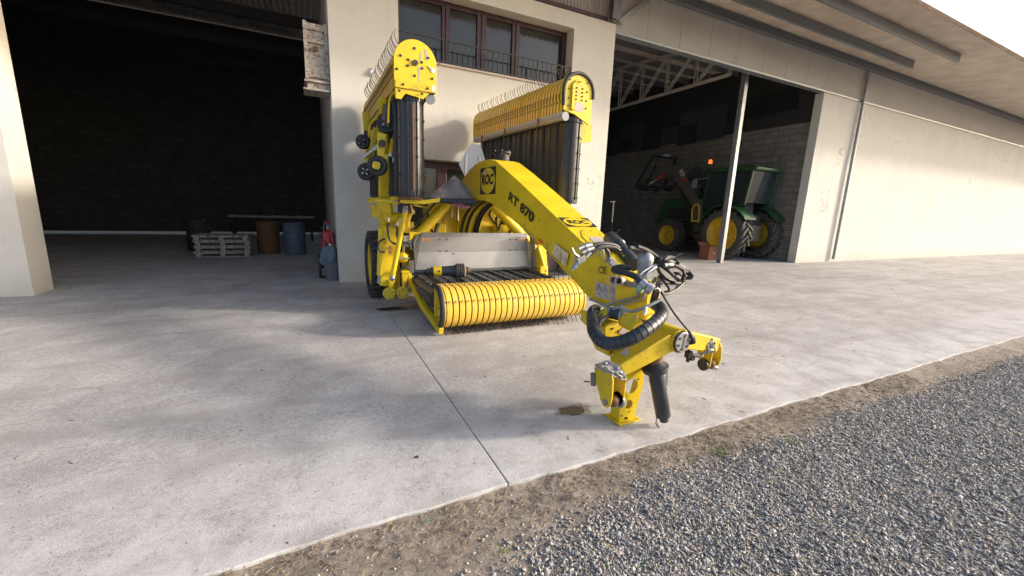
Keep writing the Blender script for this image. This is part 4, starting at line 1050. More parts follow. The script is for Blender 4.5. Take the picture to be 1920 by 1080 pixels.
plate2(MB(), [FR(-.0325, -.14, .05), FR(-.0325, -.14, -.09), FR(-.0325, -.26, -.09), FR(-.0325, -.26, .05)], (0, 1, 0), .001).build('worn_label', 'sticker', reel_r)
MB().cyl(FR(-.03, -.345, .20), FR(-.02, -.345, .20), .062, n=20).build('beam_cap', 'bluegrey', reel_r)
fl = [pY(*p, 5.30) for p in ((1087, 232), (1106, 229), (1110.5, 235), (1109, 266), (1087, 268))]
plate2(MB(), fl, (0, 1, 0), .015).build('hanging_flap', 'yellow_worn', reel_r, bevel=.003)
# far end plates
MB().prism([(-.30, .25)] + arc(0, 0, .25, 90, -90, 20) + [(-.30, -.25)], lambda u, v, w: FL(w, u, v), LS + .002, LS + .03).build('end_plate', 'yellow_worn', reel_l)
MB().prism([(-.30, .25)] + arc(0, 0, .25, 90, -90, 20) + [(-.30, -.25)], lambda u, v, w: FR(w, u, v), LS + .002, LS + .03).build('end_plate', 'yellow_worn', reel_r)
# vertical belts
hb = .155
FbL = lambda s_, t, n: Vector((1.165 + n, 5.24 + s_, t))
bl = belt_loop(FbL, 2.9, 1.63, 2.83, hb, 15, ('belt_dark', 'belt_dark'), double=False)
FbR = lambda s_, t, n: Vector((3.525 - .075 * s_ - n, 5.22 + s_, t + .03))
br = belt_loop(FbR, 2.9, 1.63, 2.83, hb, 15, ('belt_dark', 'plastic'), double=True)
def sprocket(cx, cy, z, h, rr_, par):
    mb = MB().cyl((cx, cy, z), (cx, cy, z + h), rr_, n=36)
    for k in range(30): a = k / 30 * 6.283; mb.obox((cx + (rr_ + .006) * math.cos(a), cy + (rr_ + .006) * math.sin(a), z + h / 2), (.010 * math.cos(a), .010 * math.sin(a), 0), (-.010 * math.sin(a), .010 * math.cos(a), 0), (0, 0, h / 2))
    return mb.build('toothed_edge', 'plastic', par)
for (cx, cy, b_) in ((1.165, 5.395, bl), (3.513, 5.375, br)):
    sprocket(cx, cy, 2.76 if b_ is bl else 2.79, .05, .158, b_); sprocket(cx, cy, 1.635, .05, .158, b_)
for s_, w_, m_ in ((.055, .028, 'copper'), (-.02, .02, 'steel')):
    pass
mb = MB().box(1.163, 1.179, 5.222, 5.232, 1.72, 2.72); mb.build('brown_strip', 'copper', bl)  # thin brown strip down the front of the roller
MB().cyl((1.165, 5.395, 1.60), (1.165, 5.395, 1.634), .15, n=28).build('roller_disc', 'rust', bl)
# ---- carrier frame left of the left belt: arms, gauge wheels
mb = MB().bar((.90, 5.75, 2.86), (.965, 6.02, 2.25), .10, .09).bar((.965, 6.02, 2.25), (.965, 6.1, 1.56), .16, .15, w1=.19, h1=.15)
mb.build('lift_arm', 'yellow', K, bevel=.012)
mb = MB().bar((.80, 6.7, 2.84), (.84, 6.7, 2.1), .09, .08).bar((.95, 6.4, 2.8), (.95, 6.4, 2.0), .07, .08); mb.split('rear_arm', 'yellow_worn', K, bevel=.01)
mb = MB().bar((.935, 6.02, 1.62), (.965, 6.1, 1.30), .19, .16).bar((.965, 6.1, 1.30), (.93, 6.1, 1.14), .16, .14); mb.build('pivot_block', 'yellow', K, bevel=.01)
MB().box(.76, .885, 6.0, 6.12, 1.34, 1.52).build('stop_block', 'yellow_worn', K, bevel=.008)
# bent strips hanging under the left reel
for (px0, py0, px1, py1, Yq) in ((722, 195, 719, 226, 5.45), (686, 245, 684, 268, 6.5)):
    a0, a1 = pY(px0, py0, Yq), pY(px1, py1, Yq)
    mb = MB().bar(a0, a1, .05, .012, up=(0, 1, 0)).bar(a1, a1 + Vector((.04, -.03, -.06)), .05, .012, up=(0, 1, 0)); mb.build('bent_strap', 'maroon', K, bevel=.002)
    mb = MB().tube([a0 + Vector((.25, -.12, .22)), a0 + Vector((.12, -.06, .16)), a0 + Vector((.05, -.03, .05)), a1 + Vector((.05, -.03, -.03))], .014, 8); mb.build('bent_rod', 'yellow', K)
def gauge_wheel(px, py, Yq, r, w_, hubm, tilt=.0):
    c = pY(px, py, Yq); ax = Vector((math.sin(R(-24)), -math.cos(R(-24)) * 1, tilt)).normalized()
    pr = [(-w_ / 2, r * .62), (-w_ / 2, r * .84), (-w_ * .36, r * .95), (-w_ * .15, r), (w_ * .15, r), (w_ * .36, r * .95), (w_ / 2, r * .84), (w_ / 2, r * .62)]
    o = MB().lathe(c, ax, pr, 32, False).build('gauge_wheel', 'rubber', K, origin=c)
    mb = MB().lathe(c + ax * (w_ / 2 - .012), ax, [(0, r * .6), (.016, r * .62), (.006, r * .52), (-.0, r * .40), (.014, r * .26), (.03, r * .24), (.032, r * .1)], 28)
    mb.build('hub', 'plastic', o)
    if hubm != 'plastic': MB().lathe(c + ax * (w_ / 2 + .004), ax, [(0, r * .40), (.03, r * .36), (.034, r * .26), (.02, r * .24), (.02, .005)], 24).build('hub_cap', hubm, o)
    mb = MB(); u, t = frame(ax)
    for k in range(4): q = c + ax * (w_ / 2 + .002) + (u * math.cos(k * 1.57 + .6) + t * math.sin(k * 1.57 + .6)) * r * .36; mb.cyl(q, q + ax * .018, .012, n=6)
    mb.split('wheel_bolt', 'steel', o); return o
gauge_wheel(726, 231, 5.62, .130, .080, 'plastic'); gauge_wheel(708, 311, 5.55, .126, .085, 'yellow_worn')
gauge_wheel(687, 322, 6.15, .120, .09, 'plastic'); gauge_wheel(681, 266, 6.5, .105, .09, 'rubber')
def P55(x, y, Yq=5.58): return pY(x, y, Yq)
mb = MB().bar(P55(716, 250), P55(713, 305), .11, .05, up=(0, 1, 0), w1=.08).bar(P55(713, 290), P55(727, 296), .07, .04, up=(0, 1, 0)); mb.build('wheel_fork', 'yellow', K, bevel=.006)
mb = MB().bar(P55(705, 240, 5.9), P55(694, 300, 5.9), .07, .05, up=(0, 1, 0)).bar(P55(700, 285, 5.9), P55(686, 300, 5.9), .06, .05, up=(0, 1, 0)).bar(P55(697, 243, 6.2), P55(700, 275, 6.2), .04, .05, up=(0, 1, 0)); mb.split('wheel_fork', 'yellow_worn', K, bevel=.006)
mb = MB().cyl(P55(717, 269, 5.5), P55(717, 269, 5.62), .046, n=24); mb.build('fork_pivot', 'iron', K)
MB().cyl(P55(683, 294, 5.75), P55(706, 277, 5.6), .024, n=12).cyl(P55(700, 281, 5.62), P55(711, 273, 5.6), .034, n=12).build('adjuster_rod', 'steel', K)
a0, a1 = P55(737.5, 262), P55(732, 288); ax_ = (a1 - a0)
u_, t_ = frame(ax_.normalized()); mb = MB()
mb.tube([a0 + ax_ * (k / 96) + (u_ * math.cos(k / 96 * 6.283 * 9) + t_ * math.sin(k / 96 * 6.283 * 9)) * .030 for k in range(97)], .0095, 6, sub=1).cyl(a0, a1, .018, n=10); mb.build('coil_spring', 'yellow', K)
mb = MB().cyl(P55(739.5, 258), P55(739.5, 262), .03, n=12).bar(P55(733, 287), P55(731, 293), .05, .04, up=(0, 1, 0)); mb.tube([P55(728, 291), P55(728, 304), P55(737, 305), P55(738, 292)], .012, 8, sub=1); mb.split('spring_clevis', 'steel', K)
MB().tube([P55(700, 240, 5.9), P55(706, 260, 5.9), P55(707, 275, 5.9)], .02).build('hose', 'rubber', K)
# ---- horizontal bottom plates of the left unit
mb = MB()
plate2(mb, [pY(692, 371, 6.0), pY(735, 369, 6.0), pY(735, 378, 6.0), pY(692, 380, 6.0)], (0, 1, 0), .25)
mb.build('base_plate', 'yellow_worn', K, bevel=.005)
plate2(MB(), [pY(752, 374, 5.35), pY(800, 375, 5.35), pY(826, 371, 5.35), pY(824, 379, 5.35), pY(795, 383, 5.35), pY(752, 381, 5.35)], (0, 1, 0), .10).build('base_plate', 'yellow', K, bevel=.003)
plate2(MB(), [pY(733, 369, 5.5), pY(751, 367, 5.5), pY(752, 373, 5.5), pY(733, 376, 5.5)], (0, 1, 0), .12).build('base_plate', 'yellow', K, bevel=.003)
MB().tube([pY(706, 376, 5.6), pY(730, 378, 5.5), pY(747, 381, 5.5)], .02).build('link_rod', 'yellow_worn', K)
plate2(MB(), [pY(772, 385, 5.6), pY(790, 389, 5.6), pY(796, 388, 5.6), pY(780, 383, 5.6)], (0, 1, 0), .05).build('tie_strap', 'yellow_worn', K)
# ---- lift linkage down to the ground
MB().cyl(pY(723, 411, 6.05), pY(751, 409, 6.05), .085, n=28).build('pivot_tube', 'yellow', K)
MB().cyl(pY(718.5, 411, 6.04), pY(727, 411, 6.04), .10, n=28).build('pivot_cap', 'yellow', K)
MB().cyl(pY(735, 399, 6.05), pY(735, 393, 6.05), .022, n=12).build('grease_cap', 'yellow', K)
MB().box(1.085, 1.185, 5.84, 5.94, 1.20, 1.34).build('valve_block', 'yellow', K, bevel=.006)
mb = MB().cyl((1.115, 5.83, 1.31), (1.115, 5.84, 1.31), .018, n=12).cyl((1.158, 5.83, 1.31), (1.158, 5.84, 1.31), .018, n=12); mb.split('valve_port', 'steel', K)
A_, B2 = pY(735, 424, 6.05), pY(722, 535, 6.05)
MB().bar(A_, B2, .27, .20, up=(0, 1, 0), w1=.17, h1=.18).build('support_leg', 'yellow', K, bevel=.014)
plate2(MB(), [pY(741, 420, 5.95), pY(747, 420, 5.95), pY(742, 470, 5.95), pY(738, 470, 5.95)], (0, 1, 0), .03).build('leg_rib', 'yellow', K, bevel=.003)
def foot(cx, cy, Yq, r, up):
    c = pY(cx, cy, Yq); t0 = pY(*up[0], Yq); t1 = pY(*up[1], Yq)
    mb = MB(); a0 = math.atan2((t0 - c).z, (t0 - c).x); a1 = math.atan2((t1 - c).z, (t1 - c).x)
    if a1 < a0: a0, a1 = a1, a0
    pts = [(c.x + r * math.cos(a1 + (2 * math.pi - (a1 - a0)) * k / 26), c.z + r * math.sin(a1 + (2 * math.pi - (a1 - a0)) * k / 26)) for k in range(27)]
    lo, hi = ((t0.x, t0.z), (t1.x, t1.z)) if math.atan2((t0 - c).z, (t0 - c).x) < math.atan2((t1 - c).z, (t1 - c).x) else ((t1.x, t1.z), (t0.x, t0.z))
    mb.prism(pts + [lo, hi], lambda u, v, w: Vector((u, w, v)), Yq, Yq + .07); o = mb.build('hinge_foot', 'yellow', K, bevel=.006)
    mb = MB()
    for k in range(6): bolt(mb, (c.x + r * .68 * math.cos(k * 1.047 + .5), Yq, c.z + r * .68 * math.sin(k * 1.047 + .5)), (0, -1, 0), .013, .012)
    mb.split('bolt', 'galv', o); return o
foot(730.5, 551, 5.92, .088, ((729, 524), (741, 526)))
foot(755.5, 549.5, 5.9, .088, ((754, 512), (767, 512)))
plate2(MB(), [pY(754, 508.5, 5.9), pY(768, 508.5, 5.9), pY(768, 514, 5.9), pY(754, 514, 5.9)], (0, 1, 0), .1).build('foot_cap', 'yellow', K, bevel=.004)
MB().cyl(pY(759.5, 396, 5.85), pY(735.5, 520, 5.85), .036, n=18).build('tie_rod', 'yellow', K)
mb = MB().sphere(pY(735.5, 521.5, 5.84), .042).sphere(pY(760, 389, 5.85), .04).cyl(pY(760, 392, 5.85), pY(759.5, 398, 5.85), .042, n=16); mb.split('ball_joint', 'galv', K)
MB().tube([pY(766, 386, 5.9), pY(771, 396, 5.9), pY(767, 405, 5.9), pY(764, 416, 5.9), pY(763, 426, 5.9)], .035, 8).build('crank_link', 'yellow', K)
MB().cyl(pY(771, 398, 5.95), pY(777, 397, 5.95), .04, n=16).build('bush', 'steel', K)
MB().cyl(pY(716, 428, 6.0), pY(712.5, 516, 6.0), .048, n=20).build('lift_cylinder', 'yellow', K)
MB().cyl(pY(712.5, 516, 6.0), pY(710.5, 531, 6.0), .028, n=14).build('cylinder_rod', 'galv', K)
MB().box(.905, .945, 5.93, 5.97, .98, 1.2).build('link_plate', 'yellow_worn', K, bevel=.004)
mb = MB()
for P in ([(728, 412), (727, 430), (731, 450), (742, 458), (748, 460)], [(746, 420), (744, 440), (747, 452)], [(722, 448), (713, 452), (709, 462), (715, 472), (722, 472)], [(748, 460), (758, 455), (767, 456), (771, 468)], [(748, 510), (760, 500), (768, 505)], [(771, 400), (766, 382), (755, 378), (745, 384)]):
    mb.tube([pY(*p, 5.86) for p in P], .014, 8)
mb.split('hydraulic_hose', 'rubber', K)
mb = MB().cyl(pY(728, 408, 5.86), pY(728, 416, 5.86), .02, n=8).cyl(pY(745, 415, 5.86), pY(745, 424, 5.86), .02, n=8); mb.split('hose_fitting', 'steel', K)
mb = MB()
plate2(mb, [pY(728.5, 460, 5.87), pY(735, 460, 5.87), pY(734, 476, 5.87), pY(727.5, 476, 5.87)], (0, 1, 0), .001)
wl = mb.build('warning_label', 'sticker_o', K)
mb = MB()
for y0 in (463, 471): mb.tube([pY(731, y0 - 2, 5.868), pY(729, y0 + 3, 5.868), pY(733.5, y0 + 3, 5.868)], .003, 4, closed=True, sub=1)
mb.build('pictogram', 'black', wl)
# accumulator, manifold, clamps between the leg and the belt
MB().sphere(pY(756, 482, 6.05), .085, (1, 1, 1.0)).build('accumulator', 'yellow', K)
mb = MB().cyl(pY(757, 474, 6.03), pY(757, 458, 6.03), .022, n=12).bar(pY(744, 484, 5.96), pY(768, 484, 5.96), .03, .02); mb.build('accumulator_clamp', 'galv', K)
MB().box(1.19, 1.33, 6.02, 6.16, .92, 1.09).build('manifold', 'alu', K, bevel=.006)
mb = MB()
for i in range(4):
    for j in range(2): mb.cyl((1.21 + i * .033, 6.02, .945 + j * .045), (1.21 + i * .033, 5.985, .945 + j * .045), .014, n=8)
mb.split('manifold_fitting', 'steel', K)
mb = MB().bar((1.12, 6.3, .95), (1.12, 6.3, .2), .12, .06).bar((1.27, 6.25, .8), (1.24, 6.2, .35), .10, .05); mb.split('back_strut', 'yellow_worn', K, bevel=.01)
plate2(MB(), [pY(748, 417, 6.2), pY(776, 416, 6.2), pY(777, 432, 6.2), pY(768, 440, 6.2), pY(748, 432, 6.2)], (0, 1, 0), .1).build('gusset', 'yellow_worn', K, bevel=.006)
plate2(MB(), [pY(768, 434, 6.0), pY(789, 436, 6.0), pY(776, 440, 6.0), pY(772, 452, 6.0), pY(768, 452, 6.0)], (0, 1, 0), .05).build('skirt_bracket', 'yellow', K, bevel=.004)
plate2(MB(), [pY(766, 512, 5.95), pY(772, 514, 5.95), pY(774, 540, 5.95), pY(767, 540, 5.95)], (0, 1, 0), .06).build('hanger', 'yellow', K, bevel=.004)
mb = MB().box(1.35, 1.65, 6.7, 7.3, 1.0, 1.7).box(3.1, 3.4, 6.7, 7.3, 1.0, 1.6); mb.split('gearbox', 'iron', K, bevel=.02)
mb = MB()
for k in range(12):
    p = Vector((random.uniform(1.3, 1.75), random.uniform(6.2, 6.6), random.uniform(1.2, 1.6))); mb.tube([p, p + Vector((random.uniform(-.2, .2), .1, -.2)), p + Vector((random.uniform(-.3, .3), .1, -.45))], .016, 7)
for k in range(12):
    p = Vector((random.uniform(2.75, 3.3), random.uniform(6.3, 6.6), random.uniform(1.35, 1.6))); mb.tube([p, p + Vector((random.uniform(-.1, .2), .1, -.2)), p + Vector((random.uniform(-.1, .3), .1, -.45))], .016, 7)
mb.split('hose', 'rubber', K)
MB().box(1.75, 3.05, 7.35, 7.95, .55, 1.5).build('added_shade_box', 'yellow_worn', K, bevel=.03)  # hidden box added to cast shade on the foot of the wall corner
MB().box(1.2, 3.6, 7.15, 7.34, .65, .85).build('rear_beam', 'yellow', K, bevel=.01)
# ---- right hand linkage
mb = MB().bar((3.40, 5.95, 1.2), (3.53, 5.95, .30), .16, .10, w1=.19).bar((3.38, 5.9, 1.05), (3.45, 5.9, .55), .06, .06); mb.build('support_leg', 'yellow', K, bevel=.012)
MB().cyl((3.36, 5.88, .92), (3.49, 5.86, .55), .035, n=16).build('tie_rod', 'yellow', K)
MB().box(3.38, 3.53, 5.80, 5.9, .36, .60).build('hinge_foot', 'yellow', K, bevel=.012)
mb = MB(); 
for p in ((3.49, 5.80, .53), (3.50, 5.80, .44), (3.55, 5.93, .32), (3.60, 5.93, .31)): bolt(mb, p, (0, -1, 0), .014, .012)
mb.split('bolt', 'galv', K)
plate2(MB(), [pY(1003, 458, 5.88), pY(1008, 460, 5.88), pY(1008, 469, 5.88), pY(1003, 468, 5.88)], (0, 1, 0), .001).build('warning_label', 'sticker_o', K)
# ---- road wheels
def road_wheel(cx, cy, R_, w_, side):
    c = Vector((cx, cy, R_)); ax = Vector((1, 0, 0)); h = w_ / 2
    o = MB().lathe(c, ax, [(-h * .80, R_ * .66), (-h, R_ * .76), (-h, R_ * .88), (-h * .9, R_ * .955), (-h * .6, R_ * .975), (h * .6, R_ * .975), (h * .9, R_ * .955), (h, R_ * .88), (h, R_ * .76), (h * .80, R_ * .66)], 56, False).build('road_wheel', 'tyre_black', K, origin=c)
    mb = MB(); n = 26
    for k in range(n):
        for s_ in (-1, 1):
            a = (k + (.5 if s_ > 0 else 0)) / n * 6.283
            rr_ = R_ * .985
            def P(a_, x, q=rr_): return c + Vector((x, math.cos(a_) * q, math.sin(a_) * q))
            mb.bar(P(a, s_ * h * .06), P(a + .16, s_ * h * .93, R_ * .968), .045, .035, up=P(a, 0) - c)
    mb.build('tread', 'tyre', o)
    mb = MB().lathe(c, ax, [(-h * .84, R_ * .665), (-h * .80, R_ * .62), (-h * .35, R_ * .58), (-h * .30, R_ * .30), (-h * .45, R_ * .27), (-h * .45, .01)], 40, False); mb.build('rim', 'yellow', o)
    return o
road_wheel(1.05, 6.97, .545, .50, -1)
w2 = road_wheel(3.66, 6.99, .545, .50, 1)

# ================================================================== front hitch
CX, CY = 2.365, 2.41
mb = MB().cyl((CX, CY, .66), (CX, CY, .80), .085, n=36).lathe((CX, CY, .50), (0, 0, 1), [(0, .14), (.12, .13), (.16, .10), (.19, .092)], 36); hd = mb.build('swivel', 'yellow', K, bevel=.006)
MB().cyl((CX, CY, .70), (CX, CY, .715), .10, n=36).build('swivel_collar', 'rust', K)
# gearbox behind the yoke
mb = MB().obox((2.20, 2.30, .55), (.12, .05, 0), (-.05, .12, 0), (0, 0, .10)).cyl((2.02, 2.34, .58), (2.14, 2.38, .50), .11, n=28).cyl((1.96, 2.40, .60), (2.04, 2.36, .58), .085, n=8)
mb.build('gearbox', 'yellow_worn', K, bevel=.01)
gb = [pY(x, y, 2.32) for x, y in ((1099, 592), (1104, 587), (1112, 590), (1113, 610), (1106, 615), (1099, 608))]
plate2(MB(), gb, (.2, 1, 0), .10).build('gearbox_end', 'yellow_worn', K, bevel=.006)
bx = [pY(*p, 2.26) for p in ((1133, 612), (1150, 603), (1170, 606), (1185, 614), (1182, 650), (1168, 663), (1140, 668), (1133, 650))]
gbx = plate2(MB(), bx, (0, 1, 0), .16).build('gearbox_cover', 'yellow_worn', K, bevel=.012)
mb = MB()
for p in ((1140, 655), (1146, 660), (1148, 616), (1159, 621), (1176, 624)): bolt(mb, pY(*p, 2.258), (0, -1, 0), .008, .008)
mb.split('bolt', 'iron', gbx)
plate2(MB(), [pY(*p, 2.255) for p in ((1168, 613), (1177, 619), (1170, 630), (1160, 624))], (0, 1, 0), .001).build('warning_label', 'sticker', gbx)
# suction elbow with rubber sleeve
MB().tube([pY(1121, 607, 2.36), pY(1124, 597, 2.36), pY(1133, 589, 2.35), pY(1142, 585, 2.34)], .040, 16).build('elbow_pipe', 'yellow', K)
MB().cyl(pY(1142, 585, 2.34), pY(1169, 592, 2.24), .045, n=20).build('rubber_sleeve', 'plastic', K)
mb = MB().cyl(pY(1143.5, 585.3, 2.335), pY(1147, 586, 2.32), .049, n=20).cyl(pY(1164, 591, 2.26), pY(1168, 592, 2.245), .049, n=20).cyl(pY(1148, 581, 2.3), pY(1158, 578, 2.28), .012, n=8); mb.split('hose_clamp', 'galv', K)
MB().tube([pY(1166, 605, 2.2), pY(1172, 597, 2.15), pY(1195, 596, 2.08)], .03, 10).cyl(pY(1172, 602, 2.16), pY(1196, 612, 2.05), .05, n=16).build('outlet_pipe', 'yellow', K)
# big ribbed conduit
cpts = [pY(1118, 583, 2.40), pY(1109, 588, 2.36), pY(1111, 604, 2.24), pY(1114, 622, 2.14), pY(1128, 640, 2.04), pY(1150, 644, 1.97), pY(1178, 637, 1.90), pY(1205, 622, 1.88), pY(1229, 604, 1.92), pY(1240, 590, 1.98), pY(1238, 578, 2.06), pY(1228, 570, 2.14)]
cnd = MB().tube(cpts, .040, 18, sub=6).build('ribbed_conduit', 'plastic', K)
MB2 = MB(); P = [Vector(p) for p in cpts]
def cr(P, k, t):
    g = lambda i: P[min(max(i, 0), len(P) - 1)]; p0, p1, p2, p3 = g(k - 1), g(k), g(k + 1), g(k + 2)
    return .5 * ((2 * p1) + (p2 - p0) * t + (2 * p0 - 5 * p1 + 4 * p2 - p3) * t * t + (3 * p1 - p0 - 3 * p2 + p3) * t ** 3)
for k in range(2, 11):
    for q in range(3):
        t0, t1 = q / 3 + .04, q / 3 + .31
        a, b_ = cr(P, k, t0), cr(P, k, t1); d_ = (b_ - a).normalized() * .002
        MB2.tube([a - d_, (a + b_) / 2, b_ + d_], .0445, 18, sub=2)
MB2.split('conduit_wrap', 'plastic', cnd)
mb = MB().tube([pY(1111, 592, 2.3), pY(1108, 580, 2.34), pY(1116, 575, 2.36), pY(1124, 577, 2.36)], .018).tube([pY(1121, 614, 2.14), pY(1127, 602, 2.2), pY(1140, 593, 2.28)], .014).tube([pY(1118, 610, 2.2), pY(1124, 598, 2.25), pY(1130, 591, 2.3)], .014); mb.split('hose', 'rubber', K)
# yoke: inverted V beam with clevises
mid = Vector((2.305, 2.02, .665)); le = Vector((1.86, 2.07, .485)); re = Vector((2.80, 2.06, .555))
mb = MB().bar(le, mid + Vector((-.06, 0, -.005)), .135, .105, up=(0, 0, 1), w1=.15, h1=.135).bar(mid + Vector((.06, 0, -.005)), re, .15, .135, up=(0, 0, 1), w1=.13, h1=.105)
yoke = mb.build('hitch_yoke', 'yellow_worn', K, bevel=.008)
MB().cyl(mid + Vector((0, .12, 0)), mid + Vector((0, -.085, 0)), .088, n=36).build('yoke_boss', 'yellow', yoke, bevel=.006)
MB().cyl(mid + Vector((0, -.085, 0)), mid + Vector((0, -.097, 0)), .080, n=36).build('boss_ring', 'rust', yoke)
MB().cyl(mid + Vector((0, -.097, 0)), mid + Vector((0, -.108, 0)), .074, n=36).build('pivot_disc', 'alu', yoke, bevel=.003)
mb = MB()
for k in range(6): bolt(mb, mid + Vector((.050 * math.cos(k * 1.047 + .35), -.108, .050 * math.sin(k * 1.047 + .35))), (0, -1, 0), .0105, .010)
mb.bar(mid + Vector((.004, -.109, .045)), mid + Vector((-.004, -.109, -.045)), .012, .006, up=(0, 1, 0)); mb.split('bolt', 'bluegrey', yoke)
mb = MB()
plate2(mb, [le + Vector((.05, -.04, .084)), le + Vector((.13, -.02, .117)), le + Vector((.12, .05, .114)), le + Vector((.04, .03, .081))], (0, 0, 1), .002); mb.build('warning_label', 'sticker', yoke)
def clevis(xo, xi, y, z, name, kz=1.0):
    out = [(2.20, .475), (2.205, .44), (2.20, .37), (2.13, .275), (2.115, .235), (2.08, .205), (2.04, .205), (2.012, .235), (2.0, .30), (2.005, .42), (2.02, .455), (2.06, .475)]
    out = [(u, .475 + (v - .475) * kz) for u, v in out]; zp = .475 + (.245 - .475) * kz + z
    mb = MB().prism([(u + y, v + z) for u, v in out], YZ(0), xo, xo + .016); c = mb.build('clevis_plate', 'yellow_worn', yoke, bevel=.004)
    mb = MB().prism([(u + y, .475 + (v - .475) * kz + z) for u, v in [(2.16, .42), (2.10, .25), (2.06, .205), (2.03, .205), (2.005, .24), (2.0, .42)]], YZ(0), xi, xi + .016); mb.build('clevis_plate', 'yellow_worn', yoke, bevel=.004)
    mb = MB().cyl((min(xo, xi) - .012, 2.052 + y, zp), (max(xo, xi) + .03, 2.052 + y, .245 + z), .022, n=20); mb.build('hitch_pin', 'galv', yoke)
    mb = MB().lathe(((xo + xi) / 2 + .008, 2.052 + y, zp), (1, 0, 0), [(-.038, .026), (-.02, .040), (0, .046), (.02, .040), (.038, .026)], 20); mb.build('hitch_ball', 'rust', yoke)
clevis(1.775, 1.885, 0, 0, 'l'); clevis(2.875, 2.765, .02, .085, 'r', .80)
MB().cyl((1.885, 2.052, .245), (1.90, 2.052, .245), .058, n=24).build('washer', 'galv', yoke)
MB().cyl((2.742, 2.072, .376), (2.764, 2.072, .376), .048, n=24).build('washer', 'iron', yoke)
mb = MB().cyl((1.765, 2.20, .40), (1.775, 2.20, .31), .02, n=12).cyl((1.75, 2.21, .335), (1.71, 2.23, .335), .006, n=6); mb.build('locking_pin', 'bluegrey', yoke)
# safety chains
cps = [pY(1117, 688, 2.08), pY(1128, 690, 2.02), pY(1143, 697, 1.95), pY(1155, 703, 1.93), pY(1166, 710, 1.92), pY(1170, 704, 1.94), pY(1163, 694, 1.97), pY(1152, 685, 2.02), pY(1140, 680, 2.06), pY(1126, 682, 2.1), pY(1117, 688, 2.1)]
MB().chain(cps, .050, .031, .0050).build('safety_chain', 'galv', yoke)
MB().chain([pY(1148, 687, 1.98), pY(1158, 693, 1.95), pY(1167, 704, 1.92), pY(1172, 712, 1.91)], .050, .031, .0050).build('safety_chain', 'galv', yoke)
cps = [pY(1308, 634, 2.06), pY(1325, 632, 2.0), pY(1335, 637, 1.98), pY(1340, 650, 1.97), pY(1334, 660, 1.97), pY(1328, 655, 1.97), pY(1330, 640, 1.98)]
MB().chain(cps, .050, .031, .0050).build('safety_chain', 'galv', yoke)
MB().chain([pY(1330, 645, 1.97), pY(1325, 660, 1.98), pY(1310, 668, 2.0), pY(1296, 664, 2.02)], .050, .031, .0050).build('safety_chain', 'galv', yoke)
mb = MB()
q = pY(1291, 664, 2.03); mb.obox(q, (.020, 0, 0), (0, .02, 0), (0, 0, .026)).obox(q + Vector((.03, -.01, -.03)), (.018, 0, 0), (0, .014, 0), (0, 0, .018)).cyl(q + Vector((0, 0, .03)), q + Vector((0, 0, -.06)), .014, n=10); mb.build('chain_hook', 'iron', yoke)
# hanging PTO guard tube
q0, q1 = Vector((2.17, 2.03, .49)), Vector((2.265, 1.975, .075))
dq = (q1 - q0).normalized()
mb = MB().lathe(q0, dq, [(-.015, .055), (.0, .068), (.025, .088), (.028, .096), (.045, .096), (.048, .090), (.065, .088), (.07, .074), (.08, .060), (.08, .0555), (.13, .055), (.132, .057), (.14, .057), (.142, .055), (.42, .054), (.425, .052), (.427, .034), (.465, .032)], 32)
gt = mb.build('shaft_guard', 'plastic', K)
MB().lathe(q0, dq, [(-.07, .06), (-.03, .062), (-.012, .066)], 24).build('guard_neck', 'rust', gt)
MB().chain([q0 + Vector((.10, -.03, -.02)), q0 + Vector((.105, -.04, -.20)), q0 + Vector((.10, -.04, -.26))], .020, .013, .0020, 5).chain([q1 + Vector((-.06, 0, .03)), q1 + Vector((-.075, -.005, -.01)), q1 + Vector((-.07, -.01, -.05)), q1 + Vector((-.045, -.01, -.068)), q1 + Vector((-.035, -.015, -.07))], .020, .013, .0020, 5).build('thin_chain', 'iron', gt)
# parking stand
S0 = [(1.985, .012), (2.125, .012), (2.185, .28), (2.175, .40), (2.13, .45), (2.0, .45), (1.965, .30)]
mb = MB().prism(S0, lambda u, v, w: Vector((u, w, v)), 2.125, 2.135, holes=[circ(2.068, .285, .060, 26), circ(2.060, .138, .037, 22), [(2.045 + .024 * math.cos(q), .0125 + .03 * math.sin(q)) for q in np.linspace(.05, 3.09, 10)]])
stand = mb.build('parking_stand', 'yellow', K, bevel=.0)
for a, b_ in (((1.985, .012), (1.965, .30)), ((2.125, .012), (2.185, .28))):
    s_ = -1 if a[0] < 2.05 else 1
    plate2(MB(), [(a[0], 2.136, a[1]), (a[0], 2.224, a[1]), (b_[0], 2.224, b_[1]), (b_[0], 2.136, b_[1])], (-s_, 0, 0), .008).build('side_web', 'yellow', stand)
MB().box(1.955, 2.165, 2.09, 2.27, .001, .0118).build('base_plate', 'yellow_worn', stand, bevel=.003)
mb = MB()
for p in ((2.0, .06), (2.07, .08), (2.13, .33)): mb.cyl((p[0], 2.124, p[1]), (p[0], 2.12, p[1]), .006, n=8)
mb.split('rust_spot', 'rust', stand)
